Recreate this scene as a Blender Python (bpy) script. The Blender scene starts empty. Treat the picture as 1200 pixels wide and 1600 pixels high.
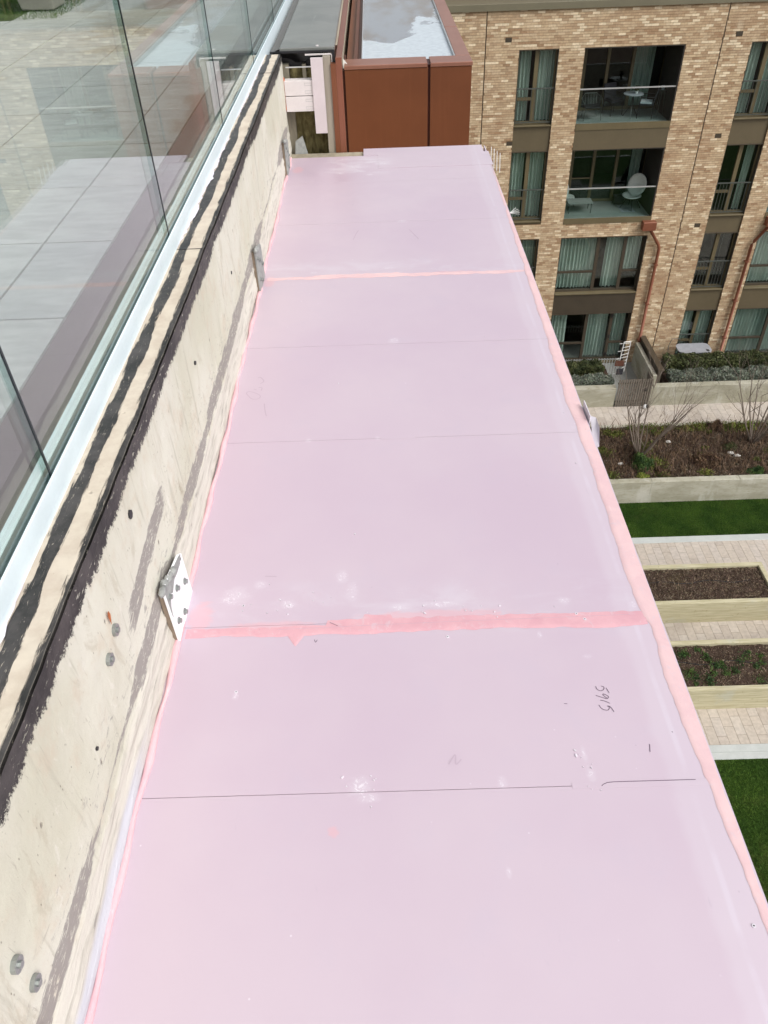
import bpy, math, random
import numpy as np
random.seed(7)
RNG = np.random.default_rng(7)
scene = bpy.context.scene
col = scene.collection

# ------------------------------------------------------------------ camera
cam_d = bpy.data.cameras.new('camera')
cam = bpy.data.objects.new('camera', cam_d)
col.objects.link(cam)
scene.camera = cam
cam_d.sensor_fit = 'VERTICAL'
cam_d.sensor_height = 36.0
cam_d.lens = 1201.64 / 1600 * 36.0
cam_d.clip_start = 0.05
cam_d.clip_end = 500
from mathutils import Matrix, Vector
def cam_matrix(p, y, r):
    p, y, r = (math.radians(a) for a in (p, y, r))
    f = Vector((math.sin(y)*math.cos(p), math.cos(y)*math.cos(p), -math.sin(p)))
    rt = Vector((math.cos(y), -math.sin(y), 0))
    up = rt.cross(f)
    c, s = math.cos(r), math.sin(r)
    R = c*rt + s*up
    U = -s*rt + c*up
    return Matrix((R, U, -f)).transposed().to_4x4()
cam.matrix_world = cam_matrix(41.49120733, -0.53919671, -2.18919667)

# ------------------------------------------------------------------ light
world = bpy.data.worlds.new('World')
scene.world = world
world.use_nodes = True
wn = world.node_tree
bg = wn.nodes['Background']
SUN_EL, SUN_AZ = 48.0, 130.0            # azimuth clockwise from +Y : sun stands right and a little behind
sky = wn.nodes.new('ShaderNodeTexSky')
sky.sky_type = 'NISHITA'
sky.sun_disc = False
sky.sun_elevation = math.radians(SUN_EL)
sky.sun_rotation = math.radians(SUN_AZ)
sky.dust_density = 4.0
sky.air_density = 1.0
hs = wn.nodes.new('ShaderNodeHueSaturation')
hs.inputs['Saturation'].default_value = 0.22
wn.links.new(sky.outputs[0], hs.inputs['Color'])
wn.links.new(hs.outputs[0], bg.inputs['Color'])
bg.inputs['Strength'].default_value = 0.15
sun_d = bpy.data.lights.new('sun', 'SUN')
sun_d.energy = 1.25
sun_d.angle = math.radians(30)
sun_d.color = (1.0, 0.96, 0.90)
sun = bpy.data.objects.new('sun', sun_d)
col.objects.link(sun)
e, a = math.radians(SUN_EL), math.radians(SUN_AZ)
sdir = Vector((math.sin(a)*math.cos(e), math.cos(a)*math.cos(e), math.sin(e)))
sun.rotation_euler = sdir.to_track_quat('Z', 'Y').to_euler()
sun.location = sdir*60
scene.view_settings.view_transform = 'Standard'
scene.view_settings.look = 'None'
scene.view_settings.gamma = 1.0
scene.view_settings.exposure = 0.36
scene.view_settings.use_curve_mapping = False
scene.render.engine = 'CYCLES'
scene.cycles.max_bounces = 10
scene.cycles.transparent_max_bounces = 24

# ------------------------------------------------------------------ materials
def s2l(c):
    return tuple(((v/255)/12.92 if v/255 <= 0.04045 else ((v/255+0.055)/1.055)**2.4) for v in c)
class NT:
    def __init__(s, name):
        s.m = bpy.data.materials.new(name); s.m.use_nodes = True
        s.t = s.m.node_tree; s.t.nodes.clear()
        s.out = s.t.nodes.new('ShaderNodeOutputMaterial')
        s.b = s.t.nodes.new('ShaderNodeBsdfPrincipled')
        s.t.links.new(s.b.outputs[0], s.out.inputs[0])
        g = s.t.nodes.new('ShaderNodeNewGeometry'); s.geo = g; s.P = g.outputs['Position']
    def n(s, ty): return s.t.nodes.new('ShaderNode'+ty)
    def l(s, a, b): s.t.links.new(a, b)
    def put(s, sock, v):
        if isinstance(v, bpy.types.NodeSocket): s.l(v, sock)
        elif isinstance(v, (tuple, list)) and len(v) == 3 and sock.type == 'RGBA': sock.default_value = (*v, 1)
        else: sock.default_value = v
    def m_(s, op, a, b=0.0, c=None):
        n = s.n('Math'); n.operation = op
        s.put(n.inputs[0], a); s.put(n.inputs[1], b)
        if c is not None: s.put(n.inputs[2], c)
        return n.outputs[0]
    def scale(s, v, sc):
        n = s.n('VectorMath'); n.operation = 'MULTIPLY'
        s.l(v, n.inputs[0]); n.inputs[1].default_value = sc
        return n.outputs[0]
    def noise(s, sc=(1,1,1), scale=1.0, detail=5, rough=0.55, dist=0.0, vec=None):
        n = s.n('TexNoise'); s.l(s.scale(vec or s.P, sc), n.inputs['Vector'])
        n.inputs['Scale'].default_value = scale; n.inputs['Detail'].default_value = detail
        n.inputs['Roughness'].default_value = rough; n.inputs['Distortion'].default_value = dist
        return n.outputs['Fac']
    def ss(s, v, lo, hi, a=0.0, b=1.0):
        n = s.n('MapRange'); n.interpolation_type = 'SMOOTHSTEP'
        s.put(n.inputs['Value'], v); s.put(n.inputs['From Min'], lo); s.put(n.inputs['From Max'], hi)
        n.inputs['To Min'].default_value = a; n.inputs['To Max'].default_value = b
        return n.outputs[0]
    def mix(s, f, a, b, mode='MIX'):
        n = s.n('Mix'); n.data_type = 'RGBA'; n.blend_type = mode
        s.put(n.inputs[0], f); s.put(n.inputs[6], a); s.put(n.inputs[7], b)
        return n.outputs[2]
    def xyz(s):
        n = s.n('SeparateXYZ'); s.l(s.P, n.inputs[0]); return n.outputs
    def bump(s, h, strength=0.3, dist=0.01):
        n = s.n('Bump'); n.inputs['Strength'].default_value = strength; n.inputs['Distance'].default_value = dist
        s.l(h, n.inputs['Height']); s.l(n.outputs[0], s.b.inputs['Normal']); return n
    def fin(s, color=None, rough=0.6, metal=0.0, spec=0.5):
        if color is not None: s.put(s.b.inputs['Base Color'], color)
        s.put(s.b.inputs['Roughness'], rough); s.put(s.b.inputs['Metallic'], metal)
        s.put(s.b.inputs['Specular IOR Level'], spec)
        return s.m

def plain(name, rgb, rough=0.6, metal=0.0, var=0.12, sc=6.0, bump=0.0, spec=0.5, grain=(1,1,1)):
    t = NT(name); c = s2l(rgb)
    n1 = t.noise(grain, sc, 5); n2 = t.noise(grain, sc*9, 3)
    f = t.m_('ADD', t.m_('MULTIPLY', n1, 0.7), t.m_('MULTIPLY', n2, 0.3))
    f = t.ss(f, 0.3, 0.7)
    cc = t.mix(f, tuple(v*(1-var) for v in c), tuple(min(1, v*(1+var)) for v in c))
    if bump: t.bump(n2, bump, 0.004)
    return t.fin(cc, rough, metal, spec)

M = {}
# pink sheathing board
t = NT('pink_board')
n1 = t.noise((1,1,1), 1.3, 4); n2 = t.noise((1,1,1), 7, 6, .6); n3 = t.noise((1,.15,1), 60, 3); n4 = t.noise((1,1,1), 260, 2)
c = t.mix(t.ss(n1, .35, .65), s2l((189,170,185)), s2l((194,177,189)))
c = t.mix(t.ss(n2, .52, .75, 0, .25), c, s2l((184,171,187)))
X = t.xyz()
edge = t.m_('ADD', X[0], t.m_('MULTIPLY', t.m_('SUBTRACT', n2, .5), .05))
c = t.mix(t.ss(edge, .535, .56, 0, .3), c, s2l((204,194,204)))      # brushed primer along the outer edge
line = t.m_('SUBTRACT', 1.0, t.ss(t.m_('ABSOLUTE', t.m_('SUBTRACT', t.m_('ADD', X[0], t.m_('MULTIPLY', n1, .03)), .60)), .002, .009))
c = t.mix(t.m_('MULTIPLY', t.m_('MULTIPLY', line, t.ss(n2,.35,.6)), .35), c, s2l((208,200,212)))
# dusty rubbing near the taped joints and far left corner
sm = t.noise((1,2.2,1), 5, 7, .65, .5)
band = t.m_('SUBTRACT', 1.0, t.ss(t.m_('ABSOLUTE', t.m_('SUBTRACT', X[1], 1.28)), .02, .13))
band2 = t.m_('SUBTRACT', 1.0, t.ss(t.m_('ABSOLUTE', t.m_('SUBTRACT', X[1], 3.28)), .02, .16))
band = t.m_('MAXIMUM', band, band2)
c = t.mix(t.m_('MULTIPLY', t.m_('MULTIPLY', band, t.ss(sm, .45, .7)), .4), c, s2l((206,200,209)))
dust = t.m_('MULTIPLY', t.m_('SUBTRACT', 1.0, t.ss(t.m_('ABSOLUTE', t.m_('SUBTRACT', X[1], 4.68)), .05, .2)), t.m_('SUBTRACT', 1.0, t.ss(t.m_('ABSOLUTE', t.m_('ADD', X[0], .12)), .08, .25)))
c = t.mix(t.m_('MULTIPLY', dust, t.ss(sm, .42, .6, 0, .7)), c, s2l((212,206,214)))
sp = t.n('TexVoronoi'); t.l(t.scale(t.P, (1,1,1)), sp.inputs['Vector']); sp.inputs['Scale'].default_value = 26
spk = t.m_('MULTIPLY', t.m_('SUBTRACT', 1.0, t.ss(sp.outputs['Distance'], .02, .07)), t.ss(n2, .55, .62))
c = t.mix(t.m_('MULTIPLY', spk, .35), c, s2l((140,126,142)))
sc1 = t.noise((14,3,1), 2.2, 6, .7, 1.2)
c = t.mix(t.ss(sc1, .68, .76, 0, .4), c, s2l((172,158,174)))
def spots(L):
    S = None
    for (x,y,rx,ry) in L:
        dx = t.m_('MULTIPLY', t.m_('SUBTRACT', X[0], x), 1/rx); dy = t.m_('MULTIPLY', t.m_('SUBTRACT', X[1], y), 1/ry)
        d = t.m_('SQRT', t.m_('ADD', t.m_('MULTIPLY', dx, dx), t.m_('MULTIPLY', dy, dy)))
        m = t.m_('SUBTRACT', 1.0, t.ss(d, .1, 1.0)); S = m if S is None else t.m_('MAXIMUM', S, m)
    return S
rag = t.noise((1,1,1), 80, 8, .8, 1.5); rag2 = t.noise((1,2.5,1), 22, 8, .75, .8)
W = spots([(-.078,.80,.045,.045),(-.06,.775,.05,.02),(.211,.80,.020,.026),(.394,.815,.016,.035),(.389,.86,.010,.035),(-.128,1.39,.030,.045),(-.10,1.34,.03,.05),
 (-.40,1.33,.07,.06),(-.34,1.37,.03,.03),(-.26,1.30,.04,.03),(.12,1.285,.09,.022),(.02,1.28,.05,.02),(.427,1.285,.03,.020),(.596,1.265,.018,.03),(.35,1.18,.012,.02),
 (.037,2.62,.04,.04),(-.03,1.998,.015,.02),(-.25,1.996,.02,.02),(.108,3.81,.05,.03),(-.30,3.25,.03,.02),(.03,3.27,.05,.02),(-.2,3.22,.06,.02),
 (-.12,4.66,.14,.07),(-.19,4.80,.12,.06),(.02,4.70,.10,.05),(-.22,4.56,.05,.03),(-.05,4.52,.04,.03),(.60,2.02,.02,.012),(.2,.62,.010,.02),(-.36,1.03,.015,.02),(.45,1.11,.02,.012)])
wm = t.ss(t.m_('ADD', t.m_('MULTIPLY', W, .40), t.m_('MULTIPLY', t.m_('SUBTRACT', rag, .5), 2.0)), .40, .56)
wm = t.m_('MULTIPLY', wm, t.ss(W, .0, .15))
veil = t.m_('MULTIPLY', t.ss(t.m_('ADD', t.m_('MULTIPLY', W, .5), t.m_('MULTIPLY', t.m_('SUBTRACT', rag2, .5), 1.2)), .12, .5), t.ss(W, .0, .25))
c = t.mix(t.m_('MULTIPLY', veil, .22), c, s2l((214,207,216)))
c = t.mix(t.m_('MULTIPLY', wm, .65), c, s2l((228,224,230)))
PK = spots([(-.478,1.27,.06,.09),(-.49,3.17,.05,.10),(-.465,4.64,.06,.11),(-.13,.708,.02,.02),(-.3,1.23,.2,.03),(.1,1.25,.35,.03),(-.2,3.2,.3,.04),(.3,3.2,.3,.04)])
pm = t.m_('MULTIPLY', t.ss(t.m_('ADD', t.m_('MULTIPLY', PK, .7), t.m_('MULTIPLY', t.m_('SUBTRACT', rag2, .5), 1.3)), .25, .6), t.ss(PK, 0, .2))
c = t.mix(t.m_('MULTIPLY', pm, .55), c, s2l((212,164,172)))
v3 = t.n('TexVoronoi'); t.l(t.scale(t.P, (1,1,1)), v3.inputs['Vector']); v3.inputs['Scale'].default_value = 17
wsp = t.m_('MULTIPLY', t.m_('SUBTRACT', 1.0, t.ss(v3.outputs['Distance'], .012, .05)), t.ss(n1, .5, .56))
c = t.mix(t.m_('MULTIPLY', wsp, .6), c, s2l((226,220,228)))
nb = t.m_('ADD', t.m_('MULTIPLY', n2, .8), t.m_('MULTIPLY', n4, .12))
t.bump(nb, .12, .006)
t.b.inputs['Coat Weight'].default_value = .6; t.b.inputs['Coat Roughness'].default_value = .38
M['board'] = t.fin(c, t.ss(n2, .3, .7, .33, .44), 0, 1.0)

def tape_mat(name, c1, c2):
    t = NT(name)
    n1 = t.noise((1,1,1), 14, 6, .65, .8); n2 = t.noise((1,.4,1), 60, 5, .7, 1.0); n3 = t.noise((1,1,1), 35, 8, .75, 1.0)
    c = t.mix(t.ss(n1, .3, .7), s2l(c1), s2l(c2))
    c = t.mix(t.ss(n3, .54, .66, 0, .55), c, s2l((202,184,192)))
    c = t.mix(t.ss(n2, .60, .72, 0, .35), c, s2l((228,206,209)))
    c = t.mix(t.ss(t.noise((1,1,1), 90, 4, .7), .68, .74, 0, .5), c, s2l((150,120,126)))
    t.bump(t.m_('ADD', n3, t.m_('MULTIPLY', n2, .6)), .35, .002)
    return t.fin(c, t.ss(n1, .3, .7, .35, .6))
M['tape'] = tape_mat('pink_edge_tape', (212,179,183), (219,188,189))
M['tape2'] = tape_mat('pink_joint_tape', (202,154,164), (210,164,172))
M['bead'] = tape_mat('pink_bead', (214,170,178), (222,182,187))
M['white_fill'] = plain('white_filler', (214,208,216), .6, bump=.3, sc=30)
M['pencil'] = plain('pencil_line', (84,66,84), .6, var=.2, sc=60)
M['faint_pencil'] = plain('faint_pencil_line', (184,166,180), .6, var=.05)

# rendered concrete upstand
t = NT('concrete_upstand')
X = t.xyz()
a1 = t.noise((1,1,1), 2.2, 5); a2 = t.noise((1,1,1), 14, 7, .65); a3 = t.noise((1,12,1.2), 3.0, 6, .6, .4); a4 = t.noise((1,1,1), 120, 3)
c = t.mix(t.ss(a1, .35, .65), s2l((195,193,176)), s2l((208,206,194)))
c = t.mix(t.ss(a2, .5, .72, 0, .6), c, s2l((196,184,166)))
c = t.mix(t.ss(a3, .56, .7, 0, .5), c, s2l((168,165,150)))
fine = t.noise((1,30,3), 5, 5, .7, .6)
c = t.mix(t.ss(fine, .63, .70, 0, .45), c, s2l((150,142,130)))
vo = t.n('TexVoronoi'); t.l(t.scale(t.P, (1,1,.6)), vo.inputs['Vector']); vo.inputs['Scale'].default_value = 19
pit = t.m_('MULTIPLY', t.m_('SUBTRACT', 1.0, t.ss(vo.outputs['Distance'], .03, .10)), t.ss(a2, .46, .52))
c = t.mix(t.m_('MULTIPLY', pit, .75), c, s2l((120,112,100)))
blot = t.noise((1,1.6,.8), 5, 8, .72, 1.0)
c = t.mix(t.ss(blot, .56, .64, 0, .45), c, s2l((176,168,150)))
c = t.mix(t.ss(blot, .66, .70, 0, .5), c, s2l((150,140,122)))
c = t.mix(t.ss(t.noise((1,2,1), 9, 8, .75, .6), .58, .66, 0, .55), c, s2l((218,215,206)))
scr = t.noise((1,40,2.5), 1.3, 7, .75, 1.6)
c = t.mix(t.ss(scr, .66, .71, 0, .55), c, s2l((120,112,104)))
vp = t.n('TexVoronoi'); t.l(t.scale(t.P, (1,1,.5)), vp.inputs['Vector']); vp.inputs['Scale'].default_value = 70
c = t.mix(t.m_('MULTIPLY', t.m_('SUBTRACT', 1.0, t.ss(vp.outputs['Distance'], .05, .13)), t.ss(blot, .46, .54, 0, .7)), c, s2l((112,106,94)))
# pale wrinkled membrane foot below the grey streak
foot = t.m_('SUBTRACT', 1.0, t.ss(t.m_('ADD', X[2], t.m_('MULTIPLY', t.m_('SUBTRACT', a2, .5), .05)), -1.345, -1.325))
wr = t.noise((1,3,22), 3, 5, .6, .5)
footc = t.mix(t.ss(wr, .45, .65), s2l((206,202,192)), s2l((184,180,170)))
footc = t.mix(t.ss(wr, .66, .69), footc, s2l((150,146,140)))
lav = t.m_('MULTIPLY', t.m_('SUBTRACT', 1.0, t.ss(X[1], .75, 1.0)), t.m_('SUBTRACT', 1.0, t.ss(X[2], -1.42, -1.39)))
footc = t.mix(t.m_('MULTIPLY', lav, .8), footc, s2l((196,200,214)))
c = t.mix(t.m_('MULTIPLY', foot, .9), c, footc)
# grey brushed streak
b1 = t.noise((0,1,0), 3.1, 4, .6); b2 = t.noise((1,5,30), 3, 6, .7)
def near(v, c0, half, soft): return t.m_('SUBTRACT', 1.0, t.ss(t.m_('ABSOLUTE', t.m_('SUBTRACT', v, c0)), half, half+soft))
wob = t.m_('MULTIPLY', t.m_('SUBTRACT', b2, .5), .06)
cen = t.m_('ADD', t.m_('MULTIPLY', t.m_('SUBTRACT', b1, .5), .045), -1.303)
wid = t.m_('ADD', .004, t.m_('MULTIPLY', near(X[1], .42, .12, .12), .024))
wid = t.m_('ADD', wid, t.m_('MULTIPLY', near(X[1], 1.12, .13, .10), .024))
wid = t.m_('ADD', wid, t.m_('MULTIPLY', near(X[1], 1.60, .13, .15), .022))
wid = t.m_('ADD', wid, t.m_('MULTIPLY', near(X[1], 2.35, .35, .25), .028))
wid = t.m_('ADD', wid, t.m_('MULTIPLY', near(X[1], 3.15, .12, .25), .035))
wid = t.m_('ADD', wid, t.m_('MULTIPLY', near(X[1], 4.6, .15, .25), .04))
d2 = t.m_('SUBTRACT', t.m_('ADD', t.m_('ABSOLUTE', t.m_('SUBTRACT', X[2], cen)), wob), wid)
streak = t.m_('SUBTRACT', 1.0, t.ss(d2, -.003, .003))
up = t.m_('MULTIPLY', near(t.m_('ADD', X[1], t.m_('MULTIPLY', wob, 3.0)), 1.21, .16, .03), near(t.m_('ADD', X[2], t.m_('ADD', wob, t.m_('MULTIPLY', X[1], -.12))), -1.315, .026, .006))
streak = t.m_('MAXIMUM', streak, up)
streak = t.m_('MULTIPLY', streak, t.ss(t.noise((1,9,26), 4, 8, .75, .8), .36, .48))
streak = t.m_('MAXIMUM', streak, t.m_('MULTIPLY', t.m_('MULTIPLY', near(X[2], -1.27, .02, .09), t.ss(t.noise((1,7,22), 3, 8, .75, 1.0), .56, .64)), .8))
c = t.mix(t.m_('MULTIPLY', streak, .85), c, s2l((136,130,128)))
# black bitumen at the top arris and along the channel
k1 = t.noise((1,6,2.2), 2.6, 8, .72, .9); k2 = t.noise((0,1,0), 1.7, 4, .6); k3 = t.noise((1,26,20), 5, 6, .8)
low = t.m_('ADD', t.m_('ADD', -.979, t.m_('MULTIPLY', t.m_('SUBTRACT', k1, .5), .05)), t.m_('MULTIPLY', t.m_('SUBTRACT', k2, .5), -.07))
low = t.m_('ADD', low, t.m_('MULTIPLY', t.m_('SUBTRACT', k3, .5), .06))
face = t.ss(X[2], t.m_('SUBTRACT', low, .002), t.m_('ADD', low, .003))
ka = t.noise((45,4,1), 3.0, 7, .72, .6); kb = t.noise((0,1,0), 2.3, 3)
xi = t.m_('ADD', X[0], t.m_('MULTIPLY', t.m_('SUBTRACT', ka, .5), .028))
arr = t.ss(xi, -.549, -.545)
b_in = t.m_('ADD', -.612, t.m_('MULTIPLY', t.m_('SUBTRACT', t.noise((0,1,0), 5.1, 4), .5), .030))
b_out = t.m_('ADD', -.583, t.m_('MULTIPLY', t.m_('SUBTRACT', kb, .5), .050))
bandm = t.m_('MULTIPLY', t.ss(xi, b_in, t.m_('ADD', b_in, .003)), t.m_('SUBTRACT', 1.0, t.ss(xi, b_out, t.m_('ADD', b_out, .003))))
ontop = t.ss(X[2], -.9335, -.932)
topm = t.m_('MULTIPLY', t.m_('MAXIMUM', arr, bandm), ontop)
blk = t.m_('MAXIMUM', topm, t.m_('MULTIPLY', face, t.m_('SUBTRACT', 1.0, ontop)))
c = t.mix(t.m_('MULTIPLY', ontop, .8), c, t.mix(t.ss(a2,.35,.65), s2l((178,162,146)), s2l((196,184,168))))
hole = t.noise((34,5,16), 7, 6, .75, .6)
blk = t.m_('MULTIPLY', blk, t.ss(hole, .34, .40))
spz = t.m_('MULTIPLY', t.ss(X[2], -1.02, -.965), t.m_('SUBTRACT', 1.0, ontop))
sp2 = t.m_('MULTIPLY', spz, t.ss(t.noise((1,70,55), 4, 4, .7), t.m_('SUBTRACT', .68, t.m_('MULTIPLY', spz, .12)), .69))
blk = t.m_('MAXIMUM', blk, t.m_('MULTIPLY', sp2, .85))
blkc = t.mix(t.ss(a2, .35, .65), s2l((40,40,39)), s2l((70,67,66)))
c = t.mix(blk, c, blkc)
hgt = t.m_('ADD', t.m_('ADD', a2, t.m_('MULTIPLY', pit, -1.2)), t.m_('ADD', t.m_('MULTIPLY', blk, .8), t.m_('MULTIPLY', t.m_('MULTIPLY', wr, foot), 1.2)))
t.bump(hgt, .55, .006)
M['upstand'] = t.fin(c, t.mix(blk, (.8,.8,.8), (.5,.5,.5)), 0, .35)

M['channel'] = plain('pale_channel', (222,236,243), .35, .0, .04, 8, bump=.08)
M['channel_in'] = plain('inner_channel', (224,236,240), .4, .0, .04, 8)
M['gasket'] = plain('grey_green_gasket', (120,134,134), .5, 0, .08)
M['black_seal'] = plain('black_seal', (40,40,42), .5, 0, .2)
t = NT('terrace_border'); n1 = t.noise((1,1,1), 1.8, 5); n2 = t.noise((1,1,1), 30, 4)
M['border'] = t.fin(t.mix(t.ss(n1,.3,.7), s2l((104,96,92)), s2l((118,110,104))), .35)

# glass: clear pane, tinted transmission + Fresnel mirror, same from both sides
def glass(name, tint, refl_boost=1.0, ior=1.5):
    t = NT(name); t.t.nodes.remove(t.b)
    tr = t.n('BsdfTransparent'); tr.inputs[0].default_value = (*tint, 1)
    gl = t.n('BsdfGlossy'); gl.inputs['Roughness'].default_value = 0.0
    gl.inputs['Color'].default_value = (.96,1,.99,1)
    fr = t.n('Fresnel')
    mr = t.n('MapRange'); t.l(t.geo.outputs['Backfacing'], mr.inputs['Value'])
    mr.inputs['To Min'].default_value = ior; mr.inputs['To Max'].default_value = 1/ior
    t.l(mr.outputs[0], fr.inputs['IOR'])
    f = t.m_('MULTIPLY', fr.outputs[0], refl_boost)
    f = t.m_('MINIMUM', f, 1.0)
    mx = t.n('MixShader'); t.l(f, mx.inputs[0]); t.l(tr.outputs[0], mx.inputs[1]); t.l(gl.outputs[0], mx.inputs[2])
    t.l(mx.outputs[0], t.out.inputs[0])
    return t.m
M['glass'] = glass('balustrade_glass', (.93,.965,.955), 1.2)
M['win_glass'] = glass('window_glass', (.85,.895,.88), 1.2)
M['bal_glass'] = glass('balcony_glass', (.82,.90,.89))
M['glass_edge'] = glass('glass_edge', (.66,.78,.76), .6)
M['silicone'] = plain('dark_silicone', (22,36,40), .3, 0, .1)

# terrace pavers
def col_attr(t, name='Col'):
    n = t.n('Attribute'); n.attribute_name = name; return n.outputs['Color']
t = NT('terrace_paver'); X = t.xyz()
n1 = t.noise((1,1,1), .8, 5, .6, .8); n2 = t.noise((1,3,1), 6, 7, .65); n3 = t.noise((1,1,1), 90, 3)
c = t.mix(1.0, col_attr(t), t.mix(t.ss(n2,.3,.7), (.82,.82,.82), (1.05,1.05,1.05)), 'MULTIPLY')
wet = t.ss(n1, .53, .60)
wet = t.m_('MULTIPLY', wet, t.ss(X[1], 3.4, 4.6))
c = t.mix(t.m_('MULTIPLY', wet, .75), c, s2l((140,130,112)))
t.bump(n3, .2, .003)
M['paver_t'] = t.fin(c, t.m_('SUBTRACT', .62, t.m_('MULTIPLY', wet, .3)))
M['paver_joint'] = plain('paver_joint', (132,120,104), .9)
M['mortar_dark'] = plain('dark_joint', (58,56,54), .9)
# bricks
t = NT('facade_brick')
n1 = t.noise((1,1,1), .35, 5, .6, .6); n2 = t.noise((1,1,1), 14, 5); n3 = t.noise((1,1,.5), 1.1, 6, .65, .5)
c = col_attr(t)
c = t.mix(1.0, c, t.mix(t.ss(n2,.3,.7), (.84,.84,.84), (1.08,1.08,1.08)), 'MULTIPLY')
c = t.mix(t.ss(n1, .50, .66, 0, .5), c, s2l((158,126,98)))
c = t.mix(t.ss(n3, .58, .72, 0, .5), c, s2l((208,192,166)))
t.bump(n2, .4, .006)
M['brick'] = t.fin(c, .85, 0, .2)
t = NT('brick_mortar'); n1 = t.noise((1,1,1), .5, 5, .6); n2 = t.noise((1,1,.6), 1.4, 6, .6)
c = t.mix(t.ss(n1,.4,.62), s2l((126,102,78)), s2l((148,124,97)))
c = t.mix(t.ss(n2, .58, .70, 0, .7), c, s2l((178,162,136)))
M['mortar'] = t.fin(c, .95, 0, .1)
M['bronze'] = plain('bronze_metal', (92,82,62), .5, 0, .08, 1.5)
M['bronze_dark'] = plain('dark_bronze_frame', (66,58,47), .45, 0, .1, 2)
M['frame_light'] = plain('bronze_frame', (98,88,64), .45, 0, .1, 2)
M['coping'] = plain('coping_metal', (108,103,84), .5, 0, .08, 1)
M['clad_brown'] = plain('brown_cladding', (96,62,50), .5, 0, .1, 1)
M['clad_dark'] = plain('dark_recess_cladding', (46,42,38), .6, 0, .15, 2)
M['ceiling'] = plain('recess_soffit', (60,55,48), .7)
M['balc_floor'] = plain('balcony_floor', (140,142,138), .6, 0, .08, 4)
M['rail'] = plain('steel_rail', (214,216,216), .3, .6, .03)
M['rail_bar'] = plain('grey_bar', (84,88,84), .4, .3, .06)
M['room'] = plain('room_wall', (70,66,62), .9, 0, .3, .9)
M['room_floor'] = plain('room_floor', (96,86,74), .7, 0, .2, 2)
t = NT('curtain'); n1 = t.noise((1,1,.2), 3, 4)
M['curtain'] = t.fin(t.mix(t.ss(n1,.3,.7), s2l((172,186,178)), s2l((204,212,205))), .9, 0, .1)
M['curtain_dark'] = plain('teal_curtain', (150,168,162), .9)
# copper panels
def copper(name, c1, c2, r=.42):
    t = NT(name); n1 = t.noise((1,1,1), 3.0, 5); n2 = t.noise((1,1,1), 60, 3)
    c = t.mix(t.ss(n1,.3,.7), s2l(c1), s2l(c2)); st = t.noise((22,6,.7), 1.6, 6, .65)
    c = t.mix(t.ss(st, .52, .75, 0, .12), c, s2l(tuple(min(255,int(v*1.25)+6) for v in c2)))
    c = t.mix(t.ss(st, .26, .44, .10, 0), c, s2l(tuple(int(v*.8) for v in c1))); t.bump(n1, .12, .01)
    return t.fin(c, r, .25, .5)
M['copper'] = copper('copper_panel', (113,66,41), (120,71,45))
M['copper_top_lit'] = copper('copper_coping_lit', (142,98,82), (150,106,90), .38)  # paler copy of the panel copper: light on the tops put into colour
M['copper_pipe'] = copper('copper_pipe', (124,74,54), (132,82,62), .4)
M['copper_dark'] = copper('copper_gap', (66,26,18), (76,32,22), .5)
# tray with puddle
t = NT('tray_floor'); X = t.xyz()
n1 = t.noise((1.8,1,1), 1.1, 3, .45, .6); n2 = t.noise((1,1,1), 22, 5); n3 = t.noise((3,1,1), 1.2, 5, .6)
pud = t.m_('MULTIPLY', t.ss(t.m_('ADD', t.m_('MULTIPLY', t.m_('SUBTRACT', n1, .5), .9), t.m_('ADD', t.m_('MULTIPLY', t.m_('SUBTRACT', X[1], 7.25), .30), t.m_('MULTIPLY', t.m_('ABSOLUTE', t.m_('SUBTRACT', X[0], .15)), -.7))), -.05, .015), 1.0)
dry = t.mix(t.ss(n2,.3,.7), s2l((176,186,194)), s2l((192,202,209)))
wetc = t.mix(t.ss(n3,.4,.6), s2l((120,126,134)), s2l((98,86,74)))
c = t.mix(pud, dry, wetc)
M['tray'] = t.fin(c, t.m_('SUBTRACT', .4, t.m_('MULTIPLY', pud, .36)), 0, .5)
t = NT('grey_membrane'); n1 = t.noise((1,1,1), 4, 6, .6, .6); n2 = t.noise((8,1,1), 2, 5)
c = t.mix(t.ss(n1,.3,.7), s2l((104,106,103)), s2l((122,123,119)))
c = t.mix(t.ss(n2,.62,.72,0,.35), c, s2l((165,165,160)))
M['cap'] = t.fin(c, .33, 0, .5)
M['cap_side'] = plain('grey_cap_side', (88,84,80), .5, 0, .1, 5)
M['black_membrane'] = plain('black_membrane', (24,24,27), .4, 0, .25, 9, bump=.4)
t = NT('mineral_wool'); n1 = t.noise((1,1,.25), 28, 7, .7, .8); n2 = t.noise((1,1,.4), 7, 5)
c = t.mix(t.ss(n1,.35,.65), s2l((92,84,56)), s2l((138,128,90)))
c = t.mix(t.ss(n2,.6,.66,0,.7), c, s2l((60,54,38))); t.bump(n1, 1.0, .02)
M['wool'] = t.fin(c, .95, 0, .1)
M['white_board'] = plain('white_board', (208,201,200), .6, 0, .05, 10, bump=.1)
M['pale_board'] = plain('pale_pink_board', (198,187,189), .6, 0, .05, 8)
M['taupe'] = plain('taupe_board', (148,140,126), .7, 0, .12, 6, grain=(3,1,.3))
M['old_timber'] = plain('old_timber', (150,142,124), .8, 0, .22, 9, bump=.4, grain=(2,1,.3))
M['brown_timber'] = plain('brown_packer', (128,114,98), .8, 0, .2, 14, bump=.4)
M['orange'] = plain('orange_sealant', (214,120,84), .6)
M['rust'] = plain('rust_stain', (170,98,54), .8, 0, .3, 40)
M['galv'] = plain('white_galvanised', (236,238,240), .35, 0, .03, 10)
M['bolt'] = plain('steel_bolt', (150,154,152), .35, .6, .15, 40)
M['smear'] = plain('grey_sealant_smear', (150,152,150), .6, 0, .2, 40, bump=.5)
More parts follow.
